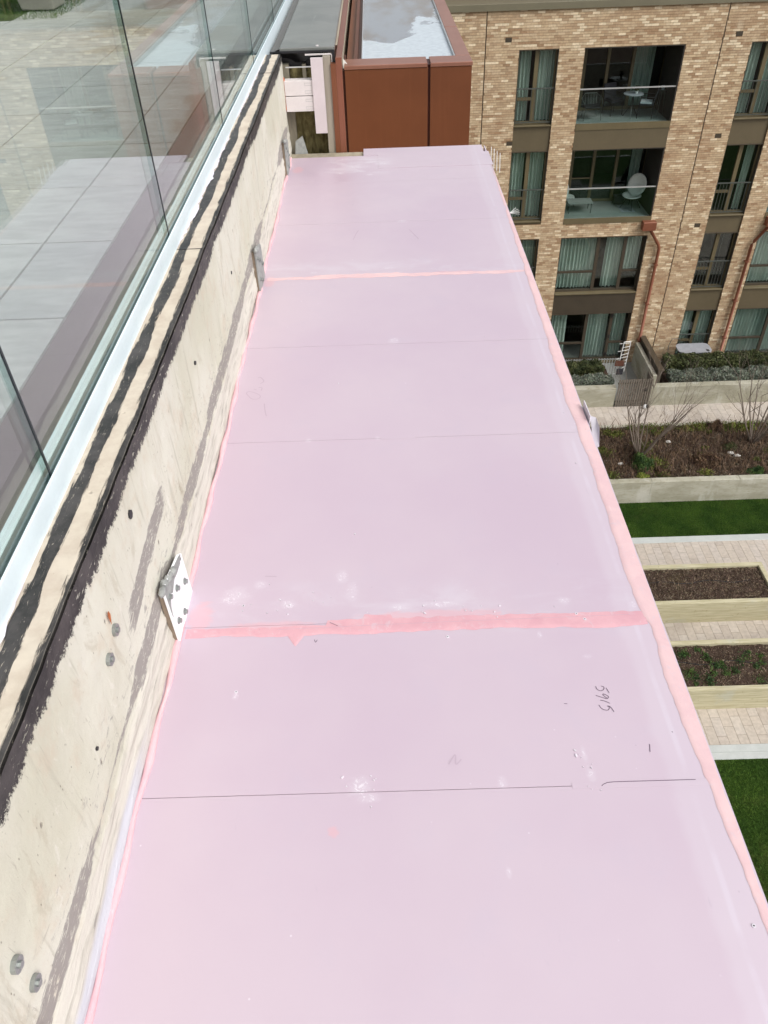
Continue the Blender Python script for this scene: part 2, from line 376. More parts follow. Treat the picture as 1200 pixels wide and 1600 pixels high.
# garden
M['garden_wall'] = None
t = NT('cast_wall'); n1 = t.noise((1,1,3), .9, 6, .6); n2 = t.noise((1,1,4), 6, 6, .65); n3 = t.noise((1,1,.3), 1.6, 5)
c = t.mix(t.ss(n1,.35,.65), s2l((152,149,132)), s2l((176,173,159)))
c = t.mix(t.ss(n2,.5,.7,0,.55), c, s2l((132,128,104)))
c = t.mix(t.ss(n3,.58,.7,0,.4), c, s2l((206,205,198)))
t.bump(n2, .3, .01); M['garden_wall'] = t.fin(c, .85, 0, .2)
t = NT('sleeper_timber'); n1 = t.noise((.4,6,6), 4, 6, .6, .3); n2 = t.noise((1,1,1), 1.2, 5); n3 = t.noise((1,1,1), 9, 5)
c = t.mix(t.ss(n1,.35,.65), s2l((168,161,132)), s2l((188,182,155)))
c = t.mix(t.ss(n2,.55,.7,0,.5), c, s2l((176,178,168)))
c = t.mix(t.ss(n3,.62,.72,0,.5), c, s2l((136,128,92))); t.bump(n1, .3, .01)
M['sleeper'] = t.fin(c, .8, 0, .2)
t = NT('garden_paver'); n2 = t.noise((1,1,1), 10, 5); n1 = t.noise((1,1,1), .5, 4)
c = t.mix(1.0, col_attr(t), t.mix(t.ss(n2,.3,.7), (.88,.88,.88), (1.06,1.06,1.06)), 'MULTIPLY')
c = t.mix(t.ss(n1,.55,.7,0,.35), c, s2l((140,132,122)))
M['paver_g'] = t.fin(c, .8, 0, .25)
M['kerb'] = plain('grey_kerb', (178,182,180), .7, 0, .08, 3)
t = NT('soil'); n1 = t.noise((1,1,1), 1.2, 5); n2 = t.noise((1,1,1), 16, 8, .75)
c = t.mix(t.ss(n2,.3,.7), s2l((48,38,33)), s2l((92,76,66)))
c = t.mix(t.ss(n1,.55,.7,0,.5), c, s2l((80,72,50))); t.bump(n2, 1.0, .05)
M['soil'] = t.fin(c, .95, 0, .1)
t = NT('lawn_ground'); n1 = t.noise((1,1,1), .8, 5); n2 = t.noise((1,1,1), 20, 6, .7)
c = t.mix(t.ss(n2,.3,.7), s2l((30,50,14)), s2l((52,76,28)))
c = t.mix(t.ss(n1,.5,.65,0,.5), c, s2l((74,78,40)))
M['lawn'] = t.fin(c, .9, 0, .1)
def leafy(name, c1, c2, sc=3.0, sat=None):
    t = NT(name); n1 = t.noise((1,1,1), sc, 4)
    c = t.mix(1.0, col_attr(t), t.mix(t.ss(n1,.35,.65), s2l(c1), s2l(c2)), 'MULTIPLY')
    return t.fin(c, .7, 0, .25)
M['grass'] = leafy('grass_blades', (44,74,20), (74,102,34), .9)
M['leaf_dark'] = leafy('dark_leaves', (50,58,34), (84,90,56), 3)
M['leaf_grey'] = leafy('grey_leaves', (92,100,88), (124,130,116), 3)
M['leaf_green'] = leafy('green_leaves', (44,68,36), (78,100,50), 3)
M['leaf_lime'] = leafy('lime_leaves', (96,112,48), (140,146,70), 3)
M['leaf_brown'] = leafy('brown_leaves', (70,52,42), (112,90,70), 4)
M['litter'] = leafy('dry_litter', (96,80,68), (150,132,112), 5)
M['twig'] = plain('grey_brown_bark', (112,100,90), .8, 0, .2, 10)
M['stone'] = plain('pale_stone', (206,204,198), .7, 0, .08, 12)
M['white_paint'] = plain('white_paint', (224,224,222), .4, 0, .03)
M['black_metal'] = plain('black_metal', (38,38,40), .4, .2, .1)
M['dark_fabric'] = plain('dark_fabric', (44,44,50), .8, 0, .2)
M['cushion'] = plain('pale_cushion', (206,208,212), .8)
M['wicker'] = plain('white_wicker', (198,202,196), .6, 0, .15, 30)
M['table_top'] = plain('grey_table_top', (150,152,158), .4)
M['slat_wood'] = plain('weathered_slat', (112,104,94), .7, 0, .15, 5)
M['dark_cap'] = plain('dark_metal_cap', (74,68,58), .5)
M['planter_pot'] = plain('taupe_pot', (150,146,134), .7)
M['body_wall'] = plain('cream_render', (190,180,160), .9)
M['tab'] = plain('grey_white_plate', (200,196,204), .5)

# ------------------------------------------------------------------ mesh helpers
LOC = {}
def wloc(o): return LOC.get(o.name, (0,0,0))
BOXK=[1.0]
class MB:
    def __init__(s): s.v=[]; s.f=[]; s.m=[]; s.c=[]; s.k=0
    def add(s, vs, fs, c=None):
        b=len(s.v); s.v.extend(vs)
        for f in fs: s.f.append(tuple(i+b for i in f)); s.m.append(s.k); s.c.append(c)
        return s
    def box(s, x0,x1,y0,y1,z0,z1, c=None):
        v=[(x0,y0,z0),(x1,y0,z0),(x1,y1,z0),(x0,y1,z0),(x0,y0,z1),(x1,y0,z1),(x1,y1,z1),(x0,y1,z1)]
        return s.add(v,[(0,3,2,1),(4,5,6,7),(0,1,5,4),(1,2,6,5),(2,3,7,6),(3,0,4,7)],c)
    def cbox(s, x0,x1,y0,y1,z0,z1, b=.004, c=None):          # chamfered top/vertical edges
        v=[]
        for z,i in ((z0,0),(z1-b,0),(z1,b)):
            v+=[(x0+i,y0+i,z),(x1-i,y0+i,z),(x1-i,y1-i,z),(x0+i,y1-i,z)]
        f=[(0,3,2,1),(8,9,10,11)]
        for r in (0,4):
            for k in range(4): f.append((r+k, r+(k+1)%4, r+4+(k+1)%4, r+4+k))
        return s.add(v,f,c)
    def prism(s, pts, z0, z1, c=None):
        n=len(pts); v=[(x,y,z0) for x,y in pts]+[(x,y,z1) for x,y in pts]
        f=[tuple(range(n))[::-1], tuple(range(n,2*n))]+[(i,(i+1)%n,n+(i+1)%n,n+i) for i in range(n)]
        return s.add(v,f,c)
    def tube(s, path, r, n=6, cap=True, c=None):
        rs = r if isinstance(r,(list,tuple)) else [r]*len(path)
        P=[Vector(p) for p in path]; b=[]
        for i,p in enumerate(P):
            d=(P[min(i+1,len(P)-1)]-P[max(i-1,0)]).normalized()
            u=d.cross(Vector((0,0,1)) if abs(d.z)<.95 else Vector((1,0,0))).normalized(); w=d.cross(u)
            for k in range(n):
                an=2*math.pi*k/n; b.append(tuple(p+rs[i]*(math.cos(an)*u+math.sin(an)*w)))
        f=[(i*n+k,i*n+(k+1)%n,(i+1)*n+(k+1)%n,(i+1)*n+k) for i in range(len(P)-1) for k in range(n)]
        if cap: f+=[tuple(range(n)), tuple(range((len(P)-1)*n,len(P)*n))[::-1]]
        return s.add(b,f,c)
    def blob(s, cx,cy,cz,rx,ry,rz, nu=10,nv=6, jit=0.0, c=None):
        v=[(cx,cy,cz+rz)]; 
        for i in range(1,nv):
            th=math.pi*i/nv
            for k in range(nu):
                ph=2*math.pi*k/nu; j=1+random.uniform(-jit,jit)
                v.append((cx+rx*j*math.sin(th)*math.cos(ph),cy+ry*j*math.sin(th)*math.sin(ph),cz+rz*j*math.cos(th)))
        v.append((cx,cy,cz-rz)); f=[(0,1+k,1+(k+1)%nu) for k in range(nu)]
        for i in range(nv-2):
            for k in range(nu):
                a=1+i*nu+k; b=1+i*nu+(k+1)%nu; f.append((a,a+nu,b+nu,b))
        e=1+(nv-2)*nu; f+=[(e+k,len(v)-1,e+(k+1)%nu) for k in range(nu)]
        return s.add(v,f,c)
    def build(s, name, mats, parent=None, smooth=False, bevel=0):
        if not isinstance(mats,(list,tuple)): mats=[mats]
        off = wloc(parent) if parent else (0,0,0)
        me=bpy.data.meshes.new(name)
        va=np.array(s.v,dtype=float)*BOXK[0]-np.array(off)
        me.from_pydata([tuple(p) for p in va.tolist()],[],s.f)
        for m in mats: me.materials.append(m)
        if len(mats)>1: me.polygons.foreach_set('material_index', s.m)
        if any(c is not None for c in s.c):
            at=me.attributes.new('Col','FLOAT_COLOR','FACE')
            buf=np.ones((len(s.f),4),dtype=np.float32)
            for i,c in enumerate(s.c):
                if c is not None: buf[i,:3]=c
            at.data.foreach_set('color', buf.ravel())
        if smooth: me.polygons.foreach_set('use_smooth',[True]*len(s.f))
        me.update()
        o=bpy.data.objects.new(name,me); col.objects.link(o)
        if parent: o.parent=parent; LOC[o.name]=off
        if bevel:
            md=o.modifiers.new('bevel','BEVEL'); md.width=bevel; md.segments=2; md.limit_method='ANGLE'
        return o
def np_mesh(name, V, F, mat, parent=None, C=None):
    """V (n,3) F (m,k) all faces same size, C (m,3) per-face colour"""
    off = wloc(parent) if parent else (0,0,0)
    V=V-np.array(off); me=bpy.data.meshes.new(name)
    me.vertices.add(len(V)); me.vertices.foreach_set('co', V.astype(np.float32).ravel())
    k=F.shape[1]; me.loops.add(F.size); me.loops.foreach_set('vertex_index', F.astype(np.int32).ravel())
    me.polygons.add(len(F)); me.polygons.foreach_set('loop_start', np.arange(0,F.size,k,dtype=np.int32))
    me.polygons.foreach_set('loop_total', np.full(len(F),k,dtype=np.int32))
    me.materials.append(mat)
    if C is not None:
        at=me.attributes.new('Col','FLOAT_COLOR','FACE')
        at.data.foreach_set('color', np.hstack([C,np.ones((len(C),1))]).astype(np.float32).ravel())
    me.update(calc_edges=True); me.validate(); me.shade_flat()
    o=bpy.data.objects.new(name,me); col.objects.link(o)
    if parent: o.parent=parent; LOC[o.name]=off
    return o
def tag(o, label=None, cat=None, group=None, kind=None):
    if label: o['label']=label
    if cat: o['category']=cat
    if group: o['group']=group
    if kind: o['kind']=kind
    return o
def thing(name, loc, label, cat, group=None):
    o=bpy.data.objects.new(name,None); col.objects.link(o); o.location=loc; o.empty_display_size=.2
    LOC[o.name]=tuple(loc); return tag(o,label,cat,group)
def box(name, mat, parent, *b, bevel=0, kind=None):
    o=MB().box(*b).build(name,mat,parent,bevel=bevel)
    if kind: o['kind']=kind
    return o
def boxes_np(B):
    """B (n,6) -> verts, quads"""
    B=np.asarray(B,dtype=float); n=len(B)
    ix=[(0,2,4),(1,2,4),(1,3,4),(0,3,4),(0,2,5),(1,2,5),(1,3,5),(0,3,5)]
    V=np.stack([B[:,list(i)] for i in ix],1).reshape(-1,3)
    f=np.array([(4,5,6,7),(0,1,5,4),(1,2,6,5),(2,3,7,6),(3,0,4,7),(0,3,2,1)])
    F=(f[None]+8*np.arange(n)[:,None,None]).reshape(-1,4)
    return V,F

# camera axes for ranking pieces by how large they show (used only to pick the 300 nearest pieces)
Rm = np.array(cam.matrix_world.to_3x3()).T
def in_view(P, margin=0):
    c=Rm@P.T; z=-c[2]; u=600+1201.64*c[0]/z; v=800-1201.64*c[1]/z
    return (z>0)&(u>-margin)&(u<1200+margin)&(v>-margin)&(v<1600+margin), z

def masonry(name, B, colors, mat, parent, limit=300, vis=None, var=.05):
    """B (n,6) boxes; 300 nearest in view become parts that share meshes, the rest one stuff part"""
    B=np.asarray(B); n=len(B); C=colors[RNG.integers(0,len(colors),n)]
    C=C*(1+RNG.uniform(-var,var,(n,1)))
    cen=np.stack([(B[:,0]+B[:,1])/2,(B[:,2]+B[:,3])/2,(B[:,4]+B[:,5])/2],1)
    ok,z=in_view(cen)
    if vis is not None: ok&=vis(cen)
    size=B[:,1]-B[:,0]
    rank=np.where(ok & (size>0.6*size.max()), z, 1e9)
    order=np.argsort(rank); near=order[:limit]; near=near[rank[near]<1e8]
    rest=np.setdiff1d(np.arange(n),near)
    if len(rest):
        V,F=boxes_np(B[rest]); o=np_mesh(name+'s' if False else name, V,F,mat,parent,np.repeat(C[rest],6,0)); o['kind']='stuff'
        o.name = name+'_field'
    cache={}; off=wloc(parent)
    for i in near:
        b=B[i]; key=tuple(np.round([b[1]-b[0],b[3]-b[2],b[5]-b[4]],3))+((int(i)*7919//13)%9,)
        if key not in cache:
            V,F=boxes_np([[0,key[0],0,key[1],0,key[2]]])
            o=np_mesh(name,V,F,mat,None,np.repeat(C[i][None],6,0)); cache[key]=o.data
        else:
            o=bpy.data.objects.new(name,cache[key]); col.objects.link(o)
        o.parent=parent; o.location=(b[0]-off[0],b[2]-off[1],b[4]-off[2])

# ------------------------------------------------------------------ setting
ZG=-17.8; ZP=-16.95; FY=28.0
o=MB().add([(-250,-250,ZG-.06),(250,-250,ZG-.06),(250,250,ZG-.06),(-250,250,ZG-.06)],[(0,1,2,3)]).build('ground',M['soil']); o['kind']='structure'
GX0,GX1=-6.0,27.0

def scatter_tris(n, xr, yr, z, h, w, lean=.5, base=None, clumps=None):
    """upright blades"""
    x=RNG.uniform(*xr,n); y=RNG.uniform(*yr,n)
    if clumps:
        pass
    a=RNG.uniform(0,2*np.pi,n); hh=h*RNG.uniform(.5,1.2,n)
    dx=np.cos(a)*w; dy=np.sin(a)*w
    lx=RNG.normal(0,lean,n)*hh; ly=RNG.normal(0,lean,n)*hh
    V=np.stack([np.stack([x-dx,y-dy,np.full(n,z)],1),np.stack([x+dx,y+dy,np.full(n,z)],1),np.stack([x+lx,y+ly,z+hh],1)],1).reshape(-1,3)
    F=np.arange(3*n).reshape(-1,3)
    c=RNG.uniform(.65,1.35,(n,1))*np.array([[1,1,1]])*(1+RNG.uniform(-.08,.08,(n,3)))
    return V,F,c
def leaf_cloud(n, sampler, size):
    """small random quads at sampled points"""
    P=sampler(n); d1=RNG.normal(size=(n,3)); d1/=np.linalg.norm(d1,axis=1)[:,None]
    d2=np.cross(d1,RNG.normal(size=(n,3))); d2/=np.linalg.norm(d2,axis=1)[:,None]
    s=size*RNG.uniform(.5,1.3,(n,1)); a=d1*s; b=d2*s*.5
    V=np.stack([P-a,P-b,P+a,P+b],1).reshape(-1,3); F=np.arange(4*n).reshape(-1,4)
    C=np.repeat(RNG.uniform(.55,1.45,(n,1)),3,1)*(1+RNG.uniform(-.1,.1,(n,3)))
    return V,F,C

# lawns
for name,(y0,y1) in (('near_lawn',(-4.0,10.27)),('far_lawn',(18.43,20.18))):
    lw=MB().box(GX0,GX1,y0,y1,ZG-.05,ZG).build(name,M['lawn']); lw['kind']='structure'
def grass(yr, xr, n):
    V,F,C=scatter_tris(n,xr,yr,ZG,.05,.006,.6)
    g=np_mesh('grass',V,F,M['grass'],None,C); g['kind']='stuff'; return g
tag(grass((18.44,20.16),(7,15),60000),'short green grass of the narrow lawn below the raised bed wall')
tag(grass((4.0,10.25),(6.5,10.5),90000),'short green mown grass of the lawn at the right edge of the photo')

# garden paving
PAV=np.array([s2l(c) for c in ((184,174,163),(181,171,160),(187,178,168),(177,167,157),(184,175,166))])
def paving(name, x0,x1,y0,y1,z, bx=.26, by=.56, parent_label=None, lim=300, rot=False):
    base=MB().box(x0,x1,y0,y1,z-.12,z-.009).build(name,M['paver_joint']); base['kind']='structure'
    B=[]; i=0; x=x0
    while x<x1-.02:
        xe=min(x+bx,x1); y=y0-(i%2)*by/2-RNG.uniform(0,.04)
        while y<y1:
            a,b=max(y,y0),min(y+by,y1)
            if b-a>.05: B.append([x+.004,xe-.004,a+.004,b-.004,z-.03,z-RNG.uniform(0,.002)])
            y+=by
        x=xe; i+=1
    masonry('paver',B,PAV,M['paver_g'],base,lim,None,.025)
    return base
paving('lower_paving',GX0,GX1,10.69,18.15,ZG)
paving('upper_path',GX0,GX1,23.66,24.9,ZP)
k=MB().cbox(GX0,GX1,18.15,18.43,ZG-.1,ZG+.01,.01).build('kerb_strip',M['kerb']); k['kind']='structure'
k=MB().cbox(GX0,GX1,10.47,10.69,ZG-.1,ZG+.01,.01).build('kerb_strip',M['kerb']); k['kind']='structure'
k=MB().cbox(GX0,GX1,10.27,10.465,ZG-.1,ZG+.02,.01).build('kerb_strip',M['kerb']); k['kind']='structure'

# timber planters
def planter(x0,x1,y0,y1,label,plants):
    p=thing('raised_planter',(x0,y0,ZG),label,'planter','raised timber planters on the paving')
    zt=ZG+.85; w=.14
    for j in range(4):
        za=ZG+j*.2125; zb=za+.209
        MB().cbox(x0,x1,y0,y0+w,za,zb,.008).build('sleeper',M['sleeper'],p)
        MB().cbox(x0,x1,y1-w,y1,za,zb,.008).build('sleeper',M['sleeper'],p)
        MB().cbox(x0+.002,x0+w,y0+w+.002,y1-w-.002,za,zb,.008).build('sleeper',M['sleeper'],p)
        MB().cbox(x1-w,x1-.002,y0+w+.002,y1-w-.002,za,zb,.008).build('sleeper',M['sleeper'],p)
    nx=60; ny=14
    mb=MB(); vs=[]; fs=[]
    for i in range(nx+1):
        for j in range(ny+1):
            vs.append((x0+w+(x1-x0-2*w)*i/nx,y0+w+(y1-y0-2*w)*j/ny,zt-.10+random.uniform(-.03,.04)))
    for i in range(nx):
        for j in range(ny): a=i*(ny+1)+j; fs.append((a,a+ny+1,a+ny+2,a+1))
    mb.add(vs,fs); mb.build('soil',M['soil'],p,smooth=True)
    V,F,C=leaf_cloud(16000,lambda n: np.stack([RNG.uniform(x0+w+.02,x1-w-.02,n),RNG.uniform(y0+w+.02,y1-w-.02,n),RNG.uniform(zt-.11,zt-.045,n)],1),.022)
    l=np_mesh('mulch',V,F,M['litter'],p,C*.75); l['kind']='stuff'
    if plants:
        V=[];F=[];C=[]
        def samp(n):
            k=70; cx=RNG.uniform(x0+w+.1,x1-w-.1,k); cy=RNG.uniform(y0+w+.1,y1-w-.1,k); r=RNG.uniform(.03,.12,k)
            i=RNG.integers(0,k,n); a=RNG.normal(size=(n,3))*r[i][:,None]*.7
            P=np.stack([cx[i],cy[i],np.full(n,zt-.06)],1)+a*[1,1,.5]; 
            P[:,0]=np.clip(P[:,0],x0+w,x1-w); P[:,1]=np.clip(P[:,1],y0+w,y1-w); return P
        V,F,C=leaf_cloud(9000,samp,.028); l=np_mesh('seedlings',V,F,M['leaf_green'],p,C); l['kind']='stuff'
    # irrigation hose
    yy=(y0+y1)/2
    MB().tube([(x0+.2+i*.3, yy+.1+.06*math.sin(i*1.3), zt-.07) for i in range(int((x1-x0-.4)/.3))],.012,6).build('drip_hose',M['black_metal'],p)
    return p
planter(6.0,11.26,14.75,16.34,'raised timber planter with bare dark soil, its end corner in view, nearer the building',False)
planter(5.6,14.5,11.76,13.42,'raised timber planter with dark soil and green seedlings, nearest the lawn at the right edge',True)
planter(14.9,22,11.76,13.42,'raised timber planter far right of the seedling planter, seen only mirrored if at all',False) if False else None

# raised bed
bedwall=thing('bed_wall',(0,20.18,ZG),'long pale cast wall edging the raised shrub bed above the narrow lawn','garden wall')
xx=GX0
while xx<GX1:
    MB().cbox(xx+.003,xx+2.997,20.18,20.42,ZG,-16.88,.012).build('wall_block',M['garden_wall'],bedwall); xx+=3.0
nx,ny=270,26; vs=[];fs=[]
for i in range(nx+1):
    for j in range(ny+1):
        x=GX0+(GX1-GX0)*i/nx; y=20.42+(23.48-20.42)*j/ny
        vs.append((x,y,-17.0+.05*math.sin(x*2.1+y)+.04*math.sin(y*3.3-x*1.3)+random.uniform(-.03,.03)))
for i in range(nx):
    for j in range(ny): a=i*(ny+1)+j; fs.append((a,a+ny+1,a+ny+2,a+1))
b=MB().add(vs,fs).build('planting_bed',M['soil'],smooth=True); b['kind']='structure'
k=MB().cbox(GX0,GX1,23.48,23.655,ZP-.3,ZP+.03,.01).build('bed_edging',M['garden_wall']); k['kind']='structure'
V,F,C=leaf_cloud(90000,lambda n: np.stack([RNG.uniform(7,15.5,n),RNG.uniform(20.44,23.46,n),RNG.uniform(-17.02,-16.90,n)],1),.032)
l=np_mesh('leaf_litter',V,F,M['litter'],None,C*.62); tag(l,'dry brown leaf litter and mulch covering the raised bed',kind='stuff')
def low_samp(n):
    k=60; cx=RNG.uniform(7.5,15.5,k); cy=np.where(RNG.random(k)<.5,RNG.uniform(23.1,23.4,k),RNG.uniform(20.5,23.2,k)); r=RNG.uniform(.06,.22,k)
    i=RNG.integers(0,k,n); return np.stack([cx[i],cy[i],np.full(n,-16.9)],1)+RNG.normal(size=(n,3))*r[i][:,None]*[.8,.6,.35]
V,F,C=leaf_cloud(26000,low_samp,.03)
l=np_mesh('ground_cover',V,F,M['leaf_lime'],None,C*.6); tag(l,'patchy olive ground cover plants growing through the raised bed',kind='stuff')
def stems(n):
    x=RNG.uniform(7,15.5,n); y=RNG.uniform(20.5,23.4,n); hh=RNG.uniform(.1,.4,n); a=RNG.normal(0,.5,(n,2))*hh[:,None]
    w=.006
    V=np.stack([np.stack([x-w,y,np.full(n,-17.0)],1),np.stack([x+w,y,np.full(n,-17.0)],1),np.stack([x+w+a[:,0],y+a[:,1],-17+hh],1),np.stack([x-w+a[:,0],y+a[:,1],-17+hh],1)],1).reshape(-1,3)
    return V,np.arange(4*n).reshape(-1,4),RNG.uniform(.5,1.3,(n,1))*np.ones((1,3))
V,F,C=stems(5000); l=np_mesh('dry_stems',V,F,M['leaf_brown'],None,C); tag(l,'thin dead perennial stems standing in the raised bed',kind='stuff')

def shrub(name,x,y,z,rx,ry,rz,mat,n,leaf,label,cat='shrub',group=None):
    t_=thing(name,(x,y,z),label,cat,group)
    def smp(k):
        d=RNG.normal(size=(k,3)); d/=np.linalg.norm(d,axis=1)[:,None]; r=RNG.uniform(.45,1.0,(k,1))**.5
        lump=1+.18*np.sin(d[:,:1]*5+x)+.14*np.sin(d[:,1:2]*7+y)+.1*np.sin(d[:,2:]*9)
        P=d*r*lump*[rx,ry,rz]; P[:,2]=np.abs(P[:,2]); return P+[x,y,z]
    V,F,C=leaf_cloud(n,smp,leaf); np_mesh('foliage',V,F,mat,t_,C)
    mb=MB()
    for k in range(5):
        a=k*1.3; mb.tube([(x,y,z-.05),(x+.4*rx*math.cos(a),y+.4*ry*math.sin(a),z+.6*rz)],[.012,.005],5)
    mb.build('stem',M['twig'],t_)
    return t_
shrub('evergreen_shrub',8.85,21.10,-16.95,.36,.34,.48,M['leaf_green'],7000,.03,'round dark green shrub in the bed at the foot of the bare tree')
shrub('grass_tuft',11.15,21.20,-16.95,.42,.36,.34,M['leaf_brown'],5000,.035,'rusty brown mound plant in the bed above the pale wall','plant')
shrub('dark_mound',12.14,23.20,-16.95,.28,.24,.34,M['leaf_brown'],5000,.022,'dark brown clipped ball at the path edge of the bed','plant')
shrub('lime_mound',13.35,23.1,-16.95,.30,.24,.26,M['leaf_lime'],5000,.028,'bright lime green mound by the path beside the right-hand bare tree','plant')
shrub('lime_mound',12.75,23.25,-16.95,.26,.18,.16,M['leaf_lime'],3500,.028,'flat lime green mound between the dark ball and the taller lime mound','plant')
shrub('low_shrub',12.7,20.62,-16.95,.30,.18,.2,M['leaf_green'],3500,.028,'small green plant by the pale wall at the right edge of the photo','plant')
shrub('low_shrub',8.75,20.55,-16.95,.22,.14,.15,M['leaf_lime'],2500,.026,'small yellow-green tuft on the pale wall edge in front of the round green shrub','plant')
shrub('low_shrub',9.5,20.7,-16.95,.28,.2,.16,M['leaf_brown'],2500,.026,'small tawny mound just right of the round green shrub','plant')
shrub('low_shrub',12.3,22.0,-16.95,.24,.2,.2,M['leaf_dark'],2500,.026,'low dark green plant behind the pair of white stones','plant')
for (x,y,r,lab) in ((8.19,21.3,.11,'pale stone lying left of the round green shrub'),(10.22,22.5,.11,'pale stone in the middle of the bed'),(12.22,21.72,.12,'upper of two pale stones touching, right side of the bed'),(12.38,21.55,.13,'lower of two pale stones touching, right side of the bed'),(9.45,22.1,.06,'small pale stone just right of the bare tree')):
    s_=MB().blob(x,y,-16.93,r,r*.7,r*.45,10,6,.12).build('stone',M['stone'],smooth=True); tag(s_,lab,'stone','pale stones in the bed')

# bare multi-stem trees
def bare_tree(x,y,z,h,spread,label,seed,nst=12):
    t_=thing('bare_tree',(x,y,z),label,'tree','leafless multi-stem trees')
    R=random.Random(seed); st=MB(); tw=MB()
    def grow(p,d,L,r,lev,mb):
        pts=[p]; q=Vector(p); dd=Vector(d)
        n=5
        for i in range(n):
            dd=(dd+Vector((R.uniform(-.12,.12),R.uniform(-.12,.12),.04))).normalized(); q=q+dd*L/n; pts.append(q.copy())
        mb.tube(pts,[r*(1-.75*i/n) for i in range(n+1)],5 if lev<2 else 3,False)
        if lev<3:
            for i in range(2 if lev else 4, 2+ (5 if lev<1 else 5)):
                k=R.randint(2,n); b=pts[k]
                nd=(dd+Vector((R.uniform(-.8,.8),R.uniform(-.8,.8),R.uniform(-.1,.5)))).normalized()
                grow(b,nd,L*R.uniform(.35,.6),r*.5*(1-.5*k/n),lev+1,tw)
    for k in range(nst):
        a=2*math.pi*k/nst+R.uniform(-.3,.3); s=spread*R.uniform(.5,1.1)
        grow(Vector((x+.05*math.cos(a),y+.05*math.sin(a),z)),Vector((math.cos(a)*s,math.sin(a)*s,1)).normalized(),h*R.uniform(.75,1.05),.032,0,st)
    st.build('trunk',M['twig'],t_); tw.build('twigs',M['twig'],t_)
bare_tree(8.98,21.75,-17.0,3.0,.6,'bare multi-stem tree growing behind the round green shrub, nearer the pink ledge',3)
bare_tree(13.2,22.3,-17.0,3.2,.45,'bare multi-stem tree at the right edge of the photo beside the lime mound',11)

# retaining wall, hedges and patio
rw=thing('retaining_wall',(GX0,24.9,ZP),'long pale cast retaining wall along the path below the patio hedges','garden wall')
for xa,xb in ((GX0,8.80),(10.12,GX1)):
    x=xa
    while x<xb-.01:
        xe=min(x+2.6,xb)
        MB().cbox(x+.003,xe-.003,24.9,25.18,ZP-.1,-16.12,.012).build('wall_block',M['garden_wall'],rw); x=xe
pf=MB().box(GX0,GX1,26.9,FY+1.9,-17.3,-16.86).build('patio',M['balc_floor']); pf['kind']='structure'
for xa,xb in ((GX0,8.80),(10.9,GX1)):
    s_=MB().box(xa,xb,25.18,26.9,-17.3,-16.28).build('hedge_bed',M['soil']); s_['kind']='structure'
s_=MB().box(8.80,10.9,25.18,26.9,-17.3,-16.87).build('gate_path',M['balc_floor']); s_['kind']='structure'
def hedge(name,x0,x1,y0,y1,z0,z1,mat,n,leaf,label):
    def smp(k):
        P=np.stack([RNG.uniform(x0,x1,k),RNG.uniform(y0,y1,k),z0+(z1-z0)*RNG.uniform(0,1,k)**.6],1)
        P[:,2]+=.05*np.sin(P[:,0]*5.1)*np.sin(P[:,1]*7)+.03*np.sin(P[:,0]*13); P[:,1]+=.05*np.sin(P[:,0]*4+1); return P
    V,F,C=leaf_cloud(n,smp,leaf); h=np_mesh(name,V,F,mat,None,C); tag(h,label,'hedge','hedges behind the retaining wall'); return h
hedge('hedge',7.0,8.75,25.2,25.75,-16.28,-15.98,M['leaf_grey'],9000,.035,'short clipped grey-green hedge left of the slatted gate, front row')
hedge('hedge',6.8,8.55,26.0,26.6,-16.28,-15.85,M['leaf_dark'],9000,.04,'short dark green hedge left of the gate, back row by the white pickets')
hedge('hedge',10.95,16.0,25.2,25.85,-16.28,-15.92,M['leaf_grey'],26000,.035,'long grey-green hedge right of the gate, front row above the wall')
hedge('hedge',11.0,17.0,26.05,26.75,-16.28,-15.78,M['leaf_dark'],34000,.045,'long dark green hedge right of the gate, back row under the windows')
hedge('hedge',16.0,GX1,25.2,25.85,-16.28,-15.92,M['leaf_brown'],20000,.045,'brown hedge continuing the front row beyond the photo to the right')
pk=thing('picket_fence',(6,26.85,-16.86),'low whitish picket railing between the back hedge and the patio doors','fence')
x=6.0
while x<9.3:
    MB().box(x,x+.03,26.84,26.86,-16.86,-15.96).build('picket',M['rail'],pk); x+=.11
MB().box(6,9.35,26.865,26.885,-16.04,-16.0).build('rail',M['rail'],pk)
# gate, return wall, drying rack
g=thing('slatted_gate',(8.82,24.88,ZP),'grey vertical slatted gate in the opening of the retaining wall','gate')
x=8.84
while x<10.08:
    MB().box(x,x+.055,24.86,24.89,ZP+.03,-15.74).build('slat',M['slat_wood'],g); x+=.088
for zz in (-16.75,-15.95): MB().box(8.82,10.1,24.895,24.925,zz,zz+.06).build('cross_rail',M['dark_cap'],g)
MB().box(9.85,9.93,24.83,24.858,-16.25,-16.15).build('latch',M['black_metal'],g)
g=thing('slatted_screen',(10.14,24.9,ZP),'narrow slatted side panel standing at right angles to the gate','fence panel')
y=24.93
while y<25.6:
    MB().box(10.13,10.16,y,y+.055,ZP+.03,-15.85).build('slat',M['slat_wood'],g); y+=.088
MB().box(10.165,10.19,24.93,25.6,-16.1,-16.04).build('cross_rail',M['dark_cap'],g)
rwl=MB().cbox(10.20,10.36,25.2,27.75,ZP,-15.80,.01).build('return_wall',M['garden_wall']); tag(rwl,'pale fin wall running back from the gate to the brick building','garden wall')
dc=thing('planter_rail',(10.37,25.2,-16.0),'dark metal capped screen running beside the pale fin wall','screen')
MB().box(10.42,10.50,25.2,27.85,-16.85,-15.64).build('panel',M['dark_cap'],dc)
MB().box(10.38,10.60,25.2,27.9,-15.638,-15.59).build('cap',M['bronze_dark'],dc)
dr=thing('drying_rack',(9.4,26.5,-16.86),'white metal drying rack leaning open beside the gate, small clothes on it','rack')
fr=MB()
